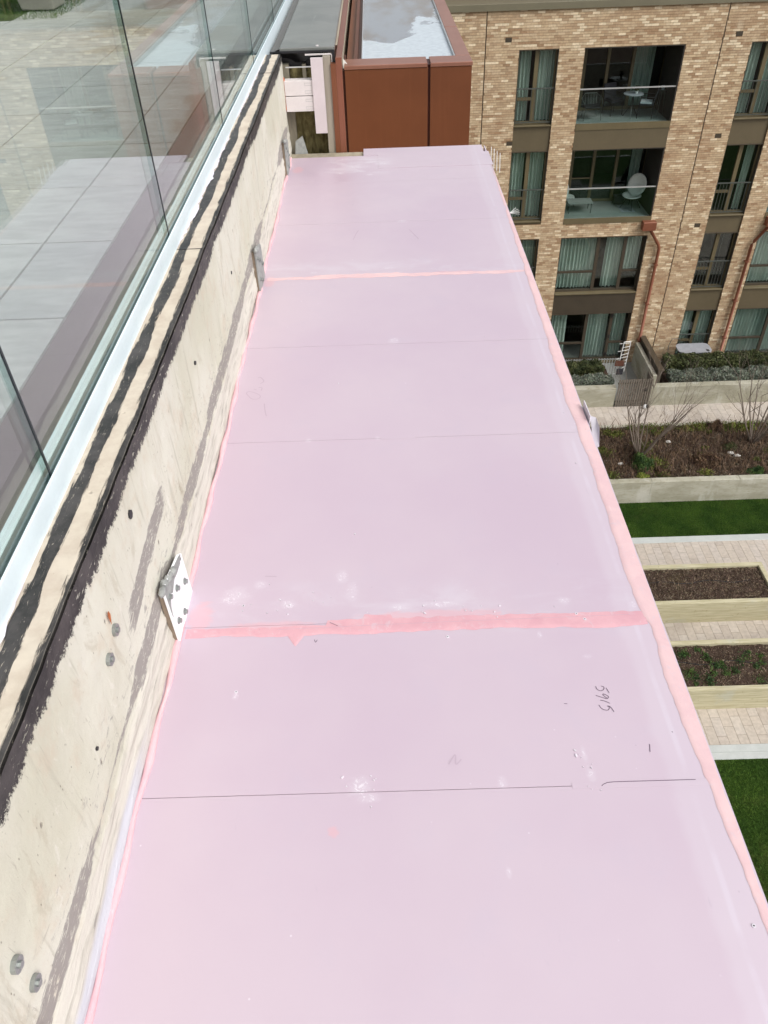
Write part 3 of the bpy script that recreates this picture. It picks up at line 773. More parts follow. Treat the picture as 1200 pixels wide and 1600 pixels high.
A,B_,C_,D_=(9.22,26.3,-14.95),(9.62,26.7,-15.15),(9.58,26.7,-16.5),(9.16,26.3,-16.45)
fr.tube([A,B_,C_],.018,6).tube([A,D_],.018,6); fr.build('frame',M['white_paint'],dr)
for i in range(9):
    u=i/9+.05
    p=[A[k]+(D_[k]-A[k])*u for k in range(3)]; q=[B_[k]+(C_[k]-B_[k])*u for k in range(3)]
    if i%2==0: p=[p[0]-.18,p[1]-.08,p[2]+.05]
    MB().tube([p,q],.011,5).build('rung',M['white_paint'],dr)
MB().box(9.0,9.35,26.2,26.24,-15.95,-15.72).build('cloth',M['clad_brown'],dr)
MB().box(9.1,9.35,26.15,26.2,-16.3,-16.05).build('cloth',M['dark_fabric'],dr)
fb=thing('gate_foot_object',(9.98,24.7,ZP),'small white and black round object on the path at the foot of the gate','object')  # unidentified round object, no lamp; only its rough shape is built
MB().blob(9.98,24.7,ZP+.09,.10,.10,.09,12,8).build('white_shell',M['white_paint'],fb,smooth=True)
MB().blob(10.02,24.66,ZP+.12,.07,.08,.07,10,6).build('dark_cap',M['black_metal'],fb,smooth=True)
bt=thing('patio_table',(12.4,27.2,-16.86),'grey patio table with rounded ends and a notch, behind the long hedge','table')
pts=[]
for (cx,cy,a0) in ((12.87,27.45,0),(11.98,27.45,90),(11.98,27.15,180),(12.87,27.15,270)):
    for k in range(6): a=math.radians(a0+90*k/5); pts.append((cx+.22*math.cos(a),cy+.22*math.sin(a)))
MB().prism(pts,-15.92,-15.88).build('tabletop',M['table_top'],bt)
MB().box(12.86,12.97,27.0,27.14,-15.878,-15.872).build('notch',M['black_metal'],bt)
for (a,b) in ((11.95,27.1),(12.9,27.1),(11.95,27.5),(12.9,27.5)): MB().tube([(a,b,-15.92),(a,b,-16.86)],.02,6).build('leg',M['rail_bar'],bt)
for (cx,cy,lab) in ((11.75,27.5,'wire patio chair half hidden behind the rounded table, by the window'),):
    ch=thing('patio_chair',(cx,cy,-16.86),lab,'chair')
    MB().tube([(cx-.2,cy-.2,-16.86),(cx-.2,cy+.2,-16.0),(cx-.1,cy+.25,-15.7),(cx+.2,cy+.25,-15.7),(cx+.3,cy+.2,-16.0),(cx+.3,cy-.2,-16.86)],.014,6).build('back_frame',M['rail_bar'],ch)
    MB().cbox(cx-.2,cx+.28,cy-.2,cy+.2,-16.43,-16.40).build('seat',M['rail_bar'],ch)

# ------------------------------------------------------------------ brick apartment building
FX0,FX1=-4.0,25.85
bld=thing('apartment_building',(11,FY,-16.86),'tan brick apartment building with bronze window bays and recessed balconies across the garden','building')
Z=dict(h1=-5.34,b1=-7.62,h2=-8.42,b2=-10.82,s2=-10.95,h3=-11.50,b3=-13.76,h4=-14.60,b4=-16.84)
NA=[4.60,12.0,19.4]; WB=[6.70,14.05,21.45]
holes=[]       # x0,x1,z0,z1
for i,x in enumerate(NA):
    w=1.28
    if i==0: holes+=[(x,x+w,Z['s2'],Z['h1']),(x,x+w,Z['b4'],Z['h3'])]
    else: holes+=[(x,x+w,Z['b4'],Z['h1'])]
for x in WB:
    holes+=[(x,x+3.2,Z['s2'],Z['h1']),(x,x+3.2,Z['b4'],Z['h3'])]
JO=[3.52,11.04,18.45]   # movement joints
for xj in JO: holes.append((xj-.018,xj+.018,-16.9,-4.2))
VENT=[(4.13,-5.12),(4.40,-8.20),(11.42,-5.17),(11.52,-8.18),(11.55,-11.25),(18.9,-5.15),(18.9,-8.2)]
for x,z in VENT: holes.append((x,x+.215,z,z+.14))
# mortar wall (recessed behind the brick faces), cut round the openings
def wall_cells(holes,x0,x1,z0,z1):
    xs=sorted({x0,x1,*[h[0] for h in holes],*[h[1] for h in holes]}); xs=[x for x in xs if x0<=x<=x1]
    out=[]
    for a,b in zip(xs[:-1],xs[1:]):
        m=(a+b)/2; hz=sorted([(max(h[2],z0),min(h[3],z1)) for h in holes if h[0]<m<h[1]])
        z=z0
        for (u,v) in hz:
            if u>z+1e-6: out.append((a,b,z,u))
            z=max(z,v)
        if z<z1-1e-6: out.append((a,b,z,z1))
    return out
bigholes=[h for h in holes if h[1]-h[0]>1]
mb=MB()
for (a,b,u,v) in wall_cells(bigholes,FX0,FX1,-16.9,-4.26): mb.box(a,b,FY+.012,FY+.30,u,v)
mb.build('wall',M['mortar'],bld)
BR=np.array([s2l(c) for c in ((190,167,136),(181,156,126),(194,172,142),(170,144,115),(204,184,154),(184,160,130),(160,132,104),(190,168,138),(220,203,174),(186,162,132),(174,150,122),(193,171,142))])
B=[]
z=-16.88; row=0
while z<-4.27:
    zt=min(z+.065,-4.262)
    hz=sorted([(h[0],h[1]) for h in holes if h[2]<zt-.01 and h[3]>z+.01])
    segs=[];x=FX0
    for (u,v) in hz:
        if u>x: segs.append((x,u))
        x=max(x,v)
    if x<FX1: segs.append((x,FX1))
    ph=(row%2)*.1125+RNG.uniform(-.04,.04)
    for (u,v) in segs:
        x=FX0-ph+math.floor((u-FX0+ph)/.225)*.225
        while x<v:
            a,b=max(x,u),min(x+.220,v)
            if b-a>.03: B.append([a,b,FY-RNG.uniform(0,.003),FY+.013,z,zt])
            x+=.225
    z+=.075; row+=1
masonry('brick',B,BR,M['brick'],bld,300,lambda P:(P[:,0]>3.6)&(P[:,2]>-7))
for x,z in VENT: MB().box(x+.01,x+.205,FY-.004,FY+.011,z+.008,z+.132).build('air_vent',M['bronze_dark'],bld)
for xj in JO: MB().box(xj-.012,xj+.012,FY+.006,FY+.0118,-16.9,-4.262).build('movement_joint',M['bronze_dark'],bld)
MB().cbox(FX0-.1,FX1+.1,FY-.07,FY+.5,-4.25,-4.06,.01).build('coping',M['coping'],bld)
MB().box(FX0,FX1,FY+.31,FY+14,-4.5,-4.3).build('roof',M['coping'],bld)
# set-back top storey
mb=MB(); x=FX0
while x<6.0:
    MB().box(x+.01,x+1.49,31.0,31.2,-4.3,-1.4).build('cladding_panel',M['clad_brown'],bld); x+=1.5
for k in range(8):
    x=6.4+k*2.4
    w_=MB().box(x,x+.08,31.0,31.1,-4.3,-1.5).box(x+2.2,x+2.28,31.0,31.1,-4.3,-1.5).box(x+.08,x+2.2,31.0,31.1,-1.6,-1.5).build('window',M['frame_light'],bld)
    MB().box(x+.08,x+2.2,31.04,31.06,-4.3,-1.6).build('pane',M['win_glass'],w_)
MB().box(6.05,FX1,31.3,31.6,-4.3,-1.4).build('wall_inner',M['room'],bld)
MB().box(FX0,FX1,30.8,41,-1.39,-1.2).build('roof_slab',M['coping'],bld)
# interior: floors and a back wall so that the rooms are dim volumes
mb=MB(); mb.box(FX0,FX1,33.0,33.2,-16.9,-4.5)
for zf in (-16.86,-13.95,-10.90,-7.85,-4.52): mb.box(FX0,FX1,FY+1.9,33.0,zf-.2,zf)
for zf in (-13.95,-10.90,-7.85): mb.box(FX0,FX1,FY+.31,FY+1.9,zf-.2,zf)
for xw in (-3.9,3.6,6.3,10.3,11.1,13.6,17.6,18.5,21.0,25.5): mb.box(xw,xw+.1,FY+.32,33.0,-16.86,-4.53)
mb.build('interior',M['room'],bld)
box('end_wall',M['mortar'],bld,FX1+.001,FX1+.3,FY,41,-16.9,-4.3)

def pleats(mb,x0,x1,y,z0,z1,amp=.05,pitch=.13,skew=0):
    n=max(8,int((x1-x0)/pitch*6)); v=[]
    for i in range(n+1):
        x=x0+(x1-x0)*i/n; yy=y+amp*math.sin(2*math.pi*(x-x0)/pitch+.4*math.sin(x*9))
        v+=[(x+skew+.02*math.sin(x*7),yy*1.0,z0+.01*math.sin(x*40)),(x,yy,z1)]
    mb.add(v,[(2*i,2*i+2,2*i+3,2*i+1) for i in range(n)])
def narrow_window(x,z0,z1,seed,bars=True,cur=((.02,.40),(.55,1.0))):
    w=1.28; y=FY+.20; f=.06
    W=MB(); 
    W.box(x,x+f,y,y+.07,z0,z1).box(x+w-f,x+w,y,y+.07,z0,z1).box(x+f,x+w-f,y,y+.07,z1-f,z1).box(x+f,x+w-f,y,y+.07,z0,z0+f+.02)
    xm=x+w*.44
    W.box(xm,xm+.13,y-.02,y+.07,z0+f+.02,z1-f)
    zt=z0+.72; W.box(x+f,xm,y-.01,y+.07,zt,zt+.09)
    o=W.build('window',M['frame_light'],bld)
    P=MB().box(x+f,xm,y+.03,y+.042,zt+.09,z1-f).box(x+f,xm,y+.03,y+.042,z0+f+.02,zt).box(xm+.13,x+w-f,y+.03,y+.042,z0+f+.02,z1-f)
    P.build('pane',M['win_glass'],o)
    C=MB()
    for (a,b) in cur: pleats(C,x+w*a,x+w*b,y+.22,z0+.05,z1-.02)
    C.build('curtain',M['curtain'],o)
    L=MB(); L.box(x,x+.018,FY+.002,y,z0,z1).box(x+w-.018,x+w,FY+.002,y,z0,z1).box(x+.018,x+w-.018,FY+.002,y,z1-.018,z1)
    L.build('reveal',M['bronze_dark'],o)
    MB().cbox(x+.02,x+w-.02,FY-.03,y,z0-.04,z0-.002,.005).build('sill',M['frame_light'],o)
    if bars:
        R=MB(); zr=z0+1.08
        R.box(x+.02,x+w-.02,FY+.05,FY+.09,zr,zr+.035).box(x+.02,x+w-.02,FY+.055,FY+.085,z0+.06,z0+.085)
        n=11
        for i in range(n): xb=x+.05+(w-.1)*i/(n-1); R.box(xb-.007,xb+.007,FY+.063,FY+.077,z0+.085,zr)
        R.build('guard_rail',M['rail_bar'],o)
def panel(x0,x1,z0,z1,y=FY+.06): MB().box(x0+.001,x1-.001,y,y+.10,z0,z1).build('spandrel_panel',M['bronze'],bld)
CUR=[((.03,.38),(.52,1.0)),((.03,.42),(.58,.95)),((.02,.97),),((.02,.40),(.55,1.0)),((.0,.42),(.53,.97)),((.0,.10),(.72,.95)),((.72,.74),),((.02,.40),(.5,.98))]
for i,x in enumerate(NA):
    c=CUR[:4] if i%2==0 else CUR[4:]
    w=1.28
    narrow_window(x,Z['b1']+.05,Z['h1'],1,True,c[0]); panel(x,x+w,Z['h2']+.002,Z['b1']+.01)
    narrow_window(x,Z['b2'],Z['h2'],2,True,c[1])
    if i==0: MB().box(x,x+w,FY+.04,FY+.14,Z['s2'],Z['b2']-.045).build('spandrel_panel',M['bronze'],bld)
    else: panel(x,x+w,Z['h3']+.002,Z['b2']-.045)
    narrow_window(x,Z['b3']+.05,Z['h3'],3,True,c[2]); panel(x,x+w,Z['h4']+.002,Z['b3']+.005)
    narrow_window(x,Z['b4']+.05,Z['h4'],4,True,c[3])
def balcony(x,zf,zh,kind):
    w=3.2; yb=FY+1.75; 
    B_=MB().box(x,x+w,FY+.02,yb,zf-.14,zf).build('balcony',M['balc_floor'],bld)
    MB().box(x+.001,x+w-.001,FY-.02,FY+.018,zf-.16,zf+.04).build('edge_trim',M['frame_light'],B_)
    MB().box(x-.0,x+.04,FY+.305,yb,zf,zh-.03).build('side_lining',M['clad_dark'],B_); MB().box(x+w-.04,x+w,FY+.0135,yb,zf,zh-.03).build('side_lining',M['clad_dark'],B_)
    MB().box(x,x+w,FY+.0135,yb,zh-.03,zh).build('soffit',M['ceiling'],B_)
    f=.07
    xs=[x+.04,x+.45,x+1.25,x+2.1,x+w-.04]
    W=MB().box(x+.04,x+w-.04,yb,yb+.08,zh-.12,zh-.03).box(x+.04,x+w-.04,yb,yb+.08,zf,zf+.10)
    for j,xx in enumerate(xs): W.box(xx-(f/2 if 0<j<4 else 0),xx+f,yb-.02,yb+.08,zf+.10,zh-.12)
    o=W.build('sliding_door',M['frame_light'],bld)
    MB().box(x+.1,x+w-.1,yb+.03,yb+.042,zf+.10,zh-.12).build('pane',M['win_glass'],o)
    MB().box(x+.1,x+1.2,yb-.004,yb+.02,zf+.85,zf+.90).build('transom',M['frame_light'],o) if kind==2 else None
    C=MB()
    if kind==1: pleats(C,x+2.15,x+2.9,yb+.25,zf+.05,zh-.1)
    else: pleats(C,x+2.7,x+3.1,yb+.25,zf+.05,zh-.1); 
    if kind==3: pleats(C,x+.1,x+1.2,yb+.25,zf+.05,zh-.1)
    C.build('curtain',M['curtain'],o)
    zr=zf+1.06
    r=MB().box(x+.002,x+w-.002,FY+.04,FY+.09,zr,zr+.035).build('handrail',M['rail'],B_)
    MB().box(x+.02,x+w-.02,FY+.058,FY+.072,zf+.045,zr-.001).build('glass_guard',M['bal_glass'],B_)
for i,x in enumerate(WB):
    balcony(x,Z['b1'],Z['h1'],1 if i==0 else 3); MB().box(x+.001,x+3.199,FY+.0,FY+.10,Z['h2']+.002,Z['b1']-.162).build('spandrel_panel',M['bronze'],bld)
    balcony(x,Z['b2'],Z['h2'],2 if i==0 else 3); 
# wide glazing on the lower two floors
def wide(x,z0,z1,kind):
    w=3.2; y=FY+.20; f=.06
    W=MB().box(x,x+w,y,y+.07,z1-f,z1).box(x,x+w,y,y+.07,z0,z0+.08).box(x,x+f,y,y+.07,z0+.08,z1-f).box(x+w-f,x+w,y,y+.07,z0+.08,z1-f)
    xa,xb=x+1.42,x+2.42
    W.box(xa,xa+.12,y-.02,y+.07,z0+.08,z1-f).box(xb,xb+.12,y-.02,y+.07,z0+.08,z1-f)
    zt=z0+.75
    W.box(x+f,xa,y-.01,y+.07,zt,zt+.08).box(xb+.12,x+w-f,y-.01,y+.07,zt,zt+.08)
    o=W.build('window',M['bronze_dark'] ,bld)
    P=MB()
    for (a,b) in ((x+f,xa),(xa+.12,xb),(xb+.12,x+w-f)): P.box(a,b,y+.03,y+.042,z0+.08,z1-f)
    P.build('pane',M['win_glass'],o)
    C=MB()
    if kind==3: pleats(C,x+.05,x+1.45,y+.25,z0+.06,z1-.02); pleats(C,x+1.85,x+2.5,y+.25,z0+.06,z1-.02); pleats(C,x+2.55,x+3.15,y+.25,z0+.7,z1-.02)
    elif kind==4: pleats(C,x+.05,x+.75,y+.25,z0+.06,z1-.02); pleats(C,x+1.5,x+2.4,y+.25,z0+.06,z1-.02); pleats(C,x+2.6,x+3.1,y+.25,z0+.06,z1-.02)
    else: pleats(C,x+.05,x+2.3,y+.25,z0+.06,z1-.02); pleats(C,x+2.6,x+3.1,y+.25,z0+.06,z1-.02)
    C.build('curtain',M['curtain'],o)
    MB().box(x,x+.018,FY+.002,y,z0,z1).box(x+w-.018,x+w,FY+.002,y,z0,z1).box(x+.018,x+w-.018,FY+.002,y,z1-.018,z1).build('reveal',M['bronze_dark'],o)
    MB().cbox(x+.02,x+w-.02,FY-.03,y,z0-.05,z0-.002,.005).build('sill',M['frame_light'],o)
    if kind==4:
        for zz in (z0+1.9,z0+1.0,z0+.2): MB().box(xb+.03,xb+.09,y-.05,y-.021,zz,zz+.14).build('hinge',M['black_metal'],o)
for i,x in enumerate(WB):
    wide(x,Z['b3']+.05,Z['h3'],3 if i==0 else 5); MB().box(x+.001,x+3.199,FY+.02,FY+.12,Z['h4']+.002,Z['b3']-.003).build('spandrel_panel',M['bronze_dark'] if i==0 else M['bronze'],bld)
    wide(x,Z['b4']+.05,Z['h4'],4 if i==0 else 5)
# downpipes with hoppers
def downpipe(xh,xp,label):
    d=thing('downpipe',(xp,FY-.1,-16.86),label,'downpipe','copper coloured downpipes')
    MB().cbox(xh-.24,xh+.24,FY-.27,FY-.005,-11.22,-10.92,.01).build('hopper',M['copper_pipe'],d)
    zb=-11.22
    MB().tube([(xh+.08 if xp>xh else xh-.08,FY-.13,zb),(xp+(-.05 if xp>xh else .05),FY-.12,-11.82),(xp,FY-.12,-11.95),(xp,FY-.12,-16.84)],.058,10).build('pipe',M['copper_pipe'],d,smooth=True)
    for zz in (-12.6,-14.2,-15.8): MB().box(xp-.075,xp+.075,FY-.19,FY-.003,zz,zz+.03).build('bracket',M['copper_pipe'],d)
downpipe(9.82,10.38,'copper coloured downpipe with square hopper under the lower balcony corner')
downpipe(14.35,13.83,'copper coloured downpipe at the right edge of the photo, bending left from its hopper')
downpipe(21.8,21.2,'copper coloured downpipe beyond the right edge of the photo, third along the facade')

# balcony furniture
z1=Z['b1']; z2=Z['b2']
tb=thing('bistro_table',(8.72,28.75,z1),'small round bistro table with a plant on the upper balcony','table')
MB().tube([(8.72,28.75,z1+.72),(8.72,28.75,z1+.74)],.33,20).build('tabletop',M['table_top'],tb)
for a in (0.3,2.4,4.5): MB().tube([(8.72,28.75,z1+.72),(8.72+.05*math.cos(a),28.75+.05*math.sin(a),z1+.35),(8.72+.28*math.cos(a),28.75+.28*math.sin(a),z1)],.014,5).build('leg',M['black_metal'],tb)
pl=thing('potted_plant',(8.80,28.72,z1+.74),'small white pot with a plant on the bistro table','plant pot')
MB().tube([(8.8,28.72,z1+.742),(8.8,28.72,z1+.82)],[.04,.055],10).build('pot',M['white_paint'],pl)
V,F,C=leaf_cloud(300,lambda n: RNG.normal(size=(n,3))*.035+[8.8,28.72,z1+.90],.03); np_mesh('leaves',V,F,M['leaf_dark'],pl,C)
def dining_chair(x,y,z,ang,label,seatm):
    c_=thing('balcony_chair',(x,y,z),label,'chair')
    ca,sa=math.cos(ang),math.sin(ang)
    T=lambda a,b,h:(x+a*ca-b*sa,y+a*sa+b*ca,z+h)
    def bx(a0,a1,b0,b1,h0,h1,tilt=0):
        v=[T(a0,b0,h0),T(a1,b0,h0),T(a1,b1,h0),T(a0,b1,h0),T(a0,b0+tilt,h1),T(a1,b0+tilt,h1),T(a1,b1+tilt,h1),T(a0,b1+tilt,h1)]
        return MB().add(v,[(0,3,2,1),(4,5,6,7),(0,1,5,4),(1,2,6,5),(2,3,7,6),(3,0,4,7)])
    bx(-.24,.24,-.24,.24,.42,.46).build('seat',M['dark_fabric'],c_)
    bx(-.2,.2,-.2,.18,.462,.51).build('cushion',seatm,c_)
    bx(-.24,.24,.2,.24,.46,.92,.1).build('backrest',M['dark_fabric'],c_)
    for a,b in ((-.22,-.22),(.22,-.22),(-.22,.22),(.22,.22)): MB().tube([T(a,b,.42),T(a*1.1,b*1.1,0)],.014,5).build('leg',M['black_metal'],c_)
    for a in (-.25,.25): MB().tube([T(a,-.22,.42),T(a,-.2,.66),T(a,.24,.68)],.014,5).build('armrest',M['black_metal'],c_)
dining_chair(9.2,28.70,z1,-1.9,'dark balcony chair with a pale cushion right of the bistro table',M['cushion'])
dining_chair(8.2,29.2,z1,.4,'dark balcony chair in shadow behind the bistro table',M['dark_fabric'])
wc=thing('wire_chair',(7.35,28.7,z1),'black wire armchair at the left end of the upper balcony','chair')
cx,cy=7.35,28.75
MB().tube([(cx-.3,cy-.25,z1+.5),(cx-.34,cy+.1,z1+.62),(cx-.2,cy+.32,z1+.72),(cx+.2,cy+.32,z1+.72),(cx+.34,cy+.1,z1+.62),(cx+.3,cy-.25,z1+.5)],.014,6).build('back_frame',M['rail_bar'],wc)
for k in range(5): MB().tube([(cx-.2+.1*k,cy+.3,z1+.7),(cx-.18+.09*k,cy+.15,z1+.42)],.008,5).build('wire',M['rail_bar'],wc)
MB().cbox(cx-.27,cx+.27,cy-.27,cy+.2,z1+.38,z1+.41).build('seat',M['black_metal'],wc)
for a,b in ((-.25,-.25),(.25,-.25),(-.22,.2),(.22,.2)): MB().tube([(cx+a,cy+b,z1+.38),(cx+a*1.2,cy+b*1.2,z1)],.012,5).build('leg',M['rail_bar'],wc)
st=thing('plant_stand',(9.68,28.75,z1),'tall thin plant stand by the dark side wall of the upper balcony','stand')
MB().tube([(9.68,28.75,z1+.80),(9.68,28.75,z1+.815)],.13,14).build('top',M['rail_bar'],st)
for a in (0,2.1,4.2): MB().tube([(9.68+.1*math.cos(a),28.75+.1*math.sin(a),z1+.8),(9.68+.15*math.cos(a),28.75+.15*math.sin(a),z1)],.01,5).build('leg',M['rail_bar'],st)
pp=MB().tube([(9.68,28.75,z1+.816),(9.68,28.75,z1+.95)],[.05,.07],10).build('flower_pot',M['table_top']); tag(pp,'small grey pot on the tall thin stand of the upper balcony','pot')
def shell_chair(x,y,z,ang,label,s=1.0):
    c_=thing('egg_chair',(x,y,z),label,'chair','rounded white wicker chairs')
    ca,sa=math.cos(ang),math.sin(ang); T=lambda a,b,h:(x+s*(a*ca-b*sa),y+s*(a*sa+b*ca),z+s*h)
    def bowl(cz,tilt,rx,ry,d,yo):
        v=[];n=16;m=5;f=[]
        for j in range(m+1):
            r=j/m
            for k in range(n):
                an=2*math.pi*k/n; a=rx*r*math.cos(an); b=ry*r*math.sin(an); h=d*(r*r)
                bb=b*math.cos(tilt)-h*math.sin(tilt); hh=b*math.sin(tilt)+h*math.cos(tilt)
                v.append(T(a,bb+yo,cz+hh))
        for j in range(m):
            for k in range(n): f.append((j*n+k,j*n+(k+1)%n,(j+1)*n+(k+1)%n,(j+1)*n+k))
        return MB().add(v,f)
    o=bowl(.34,.08,.33,.30,.09,0).build('seat',M['wicker'],c_,smooth=True); md=o.modifiers.new('s','SOLIDIFY'); md.thickness=.03
    o=bowl(.70,1.25,.36,.36,.12,.30).build('backrest',M['wicker'],c_,smooth=True); md=o.modifiers.new('s','SOLIDIFY'); md.thickness=.03
    for a,b in ((-.2,-.2),(.2,-.2),(-.2,.2),(.2,.2)): MB().tube([T(a*.5,b*.5,.34),T(a*1.2,b*1.2,0)],.014,5).build('leg',M['black_metal'],c_)
shell_chair(9.35,28.95,z2,-.9,'rounded white wicker chair at the right end of the lower balcony',1.1)
shell_chair(7.05,29.3,z2,.9,'rounded white wicker chair at the left end of the lower balcony',.85)
ct=thing('coffee_table',(7.3,28.5,z2),'low grey slatted table at the left front of the lower balcony','table')
for k in range(5): MB().box(6.95,7.85,28.55+.11*k,28.645+.11*k,z2+.36,z2+.385).build('slat',M['balc_floor'],ct)
for a,b in ((7.0,28.6),(7.8,28.6),(7.0,29.05),(7.8,29.05)): MB().tube([(a,b,z2+.36),(a,b,z2)],.018,5).build('leg',M['rail_bar'],ct)
cr=MB().cbox(8.85,9.2,29.35,29.65,z2,z2+.30,.02).build('storage_box',M['black_metal']); tag(cr,'black storage box by the glass doors of the lower balcony','box')
mt=thing('door_mat',(9.15,28.9,z2),'pale floor mat with dark marks on the lower balcony','mat')
MB().box(8.95,9.45,28.55,29.25,z2+.002,z2+.010).build('mat',M['table_top'],mt)
for (a,b,c_,d_) in ((9.03,9.18,28.68,28.71),(9.22,9.37,28.68,28.71),(9.03,9.33,28.80,28.83),(9.1,9.3,28.92,28.95)): MB().box(a,b,c_,d_,z2+.0102,z2+.011).build('printed_mark',M['rail_bar'],mt)

# ------------------------------------------------------------------ own building: block under the terrace and ledge
own=thing('own_building',(-3,0,ZG),'cream rendered building that carries the terrace and the pink ledge','building')
MB().box(-9,-.56,-3.0,12.6,ZG,-1.56).build('wall',M['body_wall'],own)
MB().box(-.559,.60,-3.0,4.99,ZG,-1.52).build('wall',M['body_wall'],own)
MB().box(-.559,.60,4.992,6.6,ZG,-2.3).build('wall',M['body_wall'],own)
MB().box(-.559,.69,6.62,12.6,ZG,-2.09).build('wall',M['body_wall'],own)
MB().box(-.559,-.262,5.21,12.6,-2.085,-1.0).build('wall',M['body_wall'],own)

# terrace floor with pavers
tf=MB().box(-9,-.985,-3.0,12.6,-1.54,-1.125).build('terrace_floor',M['mortar_dark']); tf['kind']='structure'
TP=np.array([s2l(c) for c in ((184,186,182),(187,188,184),(182,184,181),(186,186,182))])
B=[]
xs=[-.985,-1.24]+[-1.24-.6*k for k in range(1,9)]
for i in range(-4,22):
    ya=2.2+.6*i; yb=ya+.6
    for a,b in zip(xs[:-1],xs[1:]):
        if b<-2.7+.1 and ya>7.5 and a<-2.6: continue
        if yb>9.6 and b<-4: continue
        B.append([b+.0045,a-.0045,ya+.0045,yb-.0045,-1.15,-1.10-RNG.uniform(0,.0015)])
masonry('paver',B,TP,M['paver_t'],tf,300,lambda P:(P[:,1]>-5),.012)
lw=MB().box(-9,-2.645,7.62,12.6,-1.1245,-1.105).build('terrace_lawn',M['lawn']); lw['kind']='structure'
n=30000; x=RNG.uniform(-6,-2.66,n); 
V,F,C=scatter_tris(n,(-5.5,-2.66),(7.64,10.5),-1.106,.028,.003,.6)
l=np_mesh('grass',V,F,M['grass'],None,C*1.1); tag(l,'green grass patch on the terrace seen through the glass, top left',kind='stuff')
pt=thing('terrace_pot',(-3.0,8.25,-1.1),'tapered taupe square pot standing on the terrace grass, top left','planter pot')
v=[(-3.09,8.04,-1.09),(-2.80,8.02,-1.09),(-2.80,8.34,-1.09),(-3.09,8.34,-1.09),(-3.18,7.97,-.62),(-2.75,7.95,-.62),(-2.75,8.42,-.62),(-3.18,8.42,-.62)]
MB().add(v,[(0,3,2,1),(4,5,6,7),(0,1,5,4),(1,2,6,5),(2,3,7,6),(3,0,4,7)]).build('pot',M['planter_pot'],pt,bevel=.01)
V,F,C=leaf_cloud(2500,lambda n: np.abs(RNG.normal(size=(n,3)))*[.001,.001,.12]+RNG.uniform(-1,1,(n,3))*[.18,.2,0]+[-2.96,8.2,-.6],.03); np_mesh('foliage',V,F,M['leaf_dark'],pt,C)
bd=MB().box(-.984,-.665,-3.0,12.6,-1.54,-1.104).build('terrace_border',M['border']); bd['kind']='structure'

# ------------------------------------------------------------------ concrete upstand with glass balustrade
pw=thing('parapet_upstand',(-.6,0,-1.5),'cream concrete upstand with black bitumen strokes along the pink ledge','parapet wall')
def grid_face(fn,nu,nv):
    vs=[fn(i/nu,j/nv) for i in range(nu+1) for j in range(nv+1)]
    fs=[(i*(nv+1)+j,(i+1)*(nv+1)+j,(i+1)*(nv+1)+j+1,i*(nv+1)+j+1) for i in range(nu) for j in range(nv)]
    return vs,fs
Y0,Y1=-3.0,5.0
mb=MB()
from mathutils import noise as mn
def wallx(y,z):
    d=.004*mn.noise(Vector((y*3,z*6,1)))+.0015*mn.noise(Vector((y*20,z*20,4)))
    if z<-1.33: d+=.006*mn.noise(Vector((y*2,z*60,9)))+.004*min(1,(-1.33-z)/.08)
    return -.532+d
v,f=grid_face(lambda a,b:(wallx(Y0+(Y1-Y0)*a,-1.50+.565*b)+(0 if b<1 else 0),Y0+(Y1-Y0)*a,-1.50+.565*b),400,40); mb.add(v,f)
v,f=grid_face(lambda a,b:(wallx(Y0+(Y1-Y0)*a,-.935)-(.004 if b==0 else .004+.088*b),Y0+(Y1-Y0)*a,-.9305 if b>0 else -.9325),400,12); mb.add(v,f)
v=[(-.536,Y0,-.935),(-.536,Y1,-.935)]
mb.box(-.650,-.545,Y0,Y1,-1.54,-.9312)
mb.box(-.650,-.542,Y1-.001,Y1+.001,-1.5,-.94)
mb.build('concrete_core',M['upstand'],pw,smooth=True)
# slot joints in the top strip
for yj in (2.28,4.55):
    MB().box(-.618,-.540,yj,yj+.002,-.9312,-.9290).build('top_joint',M['black_seal'],pw)
# bolts, fixings and rust on the face
for (y,z) in ((.385,-1.143),(.386,-1.219),(.897,-1.137),(.955,-1.142+.02)):
    o=MB().tube([(-.54,y,z),(-.524,y,z)],.0125,12).build('wall_bolt',M['bolt'],pw); 
    MB().tube([(-.524,y,z),(-.520,y,z)],.0055,8).build('bolt_tip',M['bolt'],o)
for (y,z,r) in ((1.185,-1.032,.010),(.75,-1.2,.004),(1.9,-1.1,.006),(2.6,-1.15,.006)):
    MB().tube([(-.54,y,z),(-.5285,y,z)],r,7).build('fixing_hole',M['black_seal'],pw)
mb=MB().add([(-.5265,.951+.006*math.cos(k),-1.077+.012*math.sin(k)-(.012 if k==4 else 0)) for k in range(7)],[tuple(range(7))]).build('rust_stain',M['rust'],pw)
# pink bead at the foot
mb=MB(); pts=[];rs=[]
y=Y0
while y<4.86:
    pts.append((-.522+.003*math.sin(y*7)+.002*math.sin(y*31),y,-1.449)); rs.append(.0075+.002*math.sin(y*23)+random.uniform(-.001,.001)); y+=.03
mb.tube(pts,rs,7).build('pink_bead',M['bead'],pw,smooth=True)

def smear(y0,y1,name):
    mb=MB(); n=90; L=[];Q=[]
    for i in range(n+1):
        y=y0+(y1-y0)*i/n; u=min(1,i/8,(n-i)/8)
        L.append((-.6188,y,-.9285)); Q.append((-.6188+(.004+.015*abs(mn.noise(Vector((y*6,2,2))))+.008*mn.noise(Vector((y*40,1,1))))*u+.001,y,-.9285))
    mb.add(L+Q,[(i,n+1+i,n+2+i,i+1) for i in range(n)]); mb.build(name,M['white_fill'],pw)
smear(2.3,3.5,'white_smear'); smear(3.7,4.9,'white_smear'); smear(-.4,.9,'white_smear')
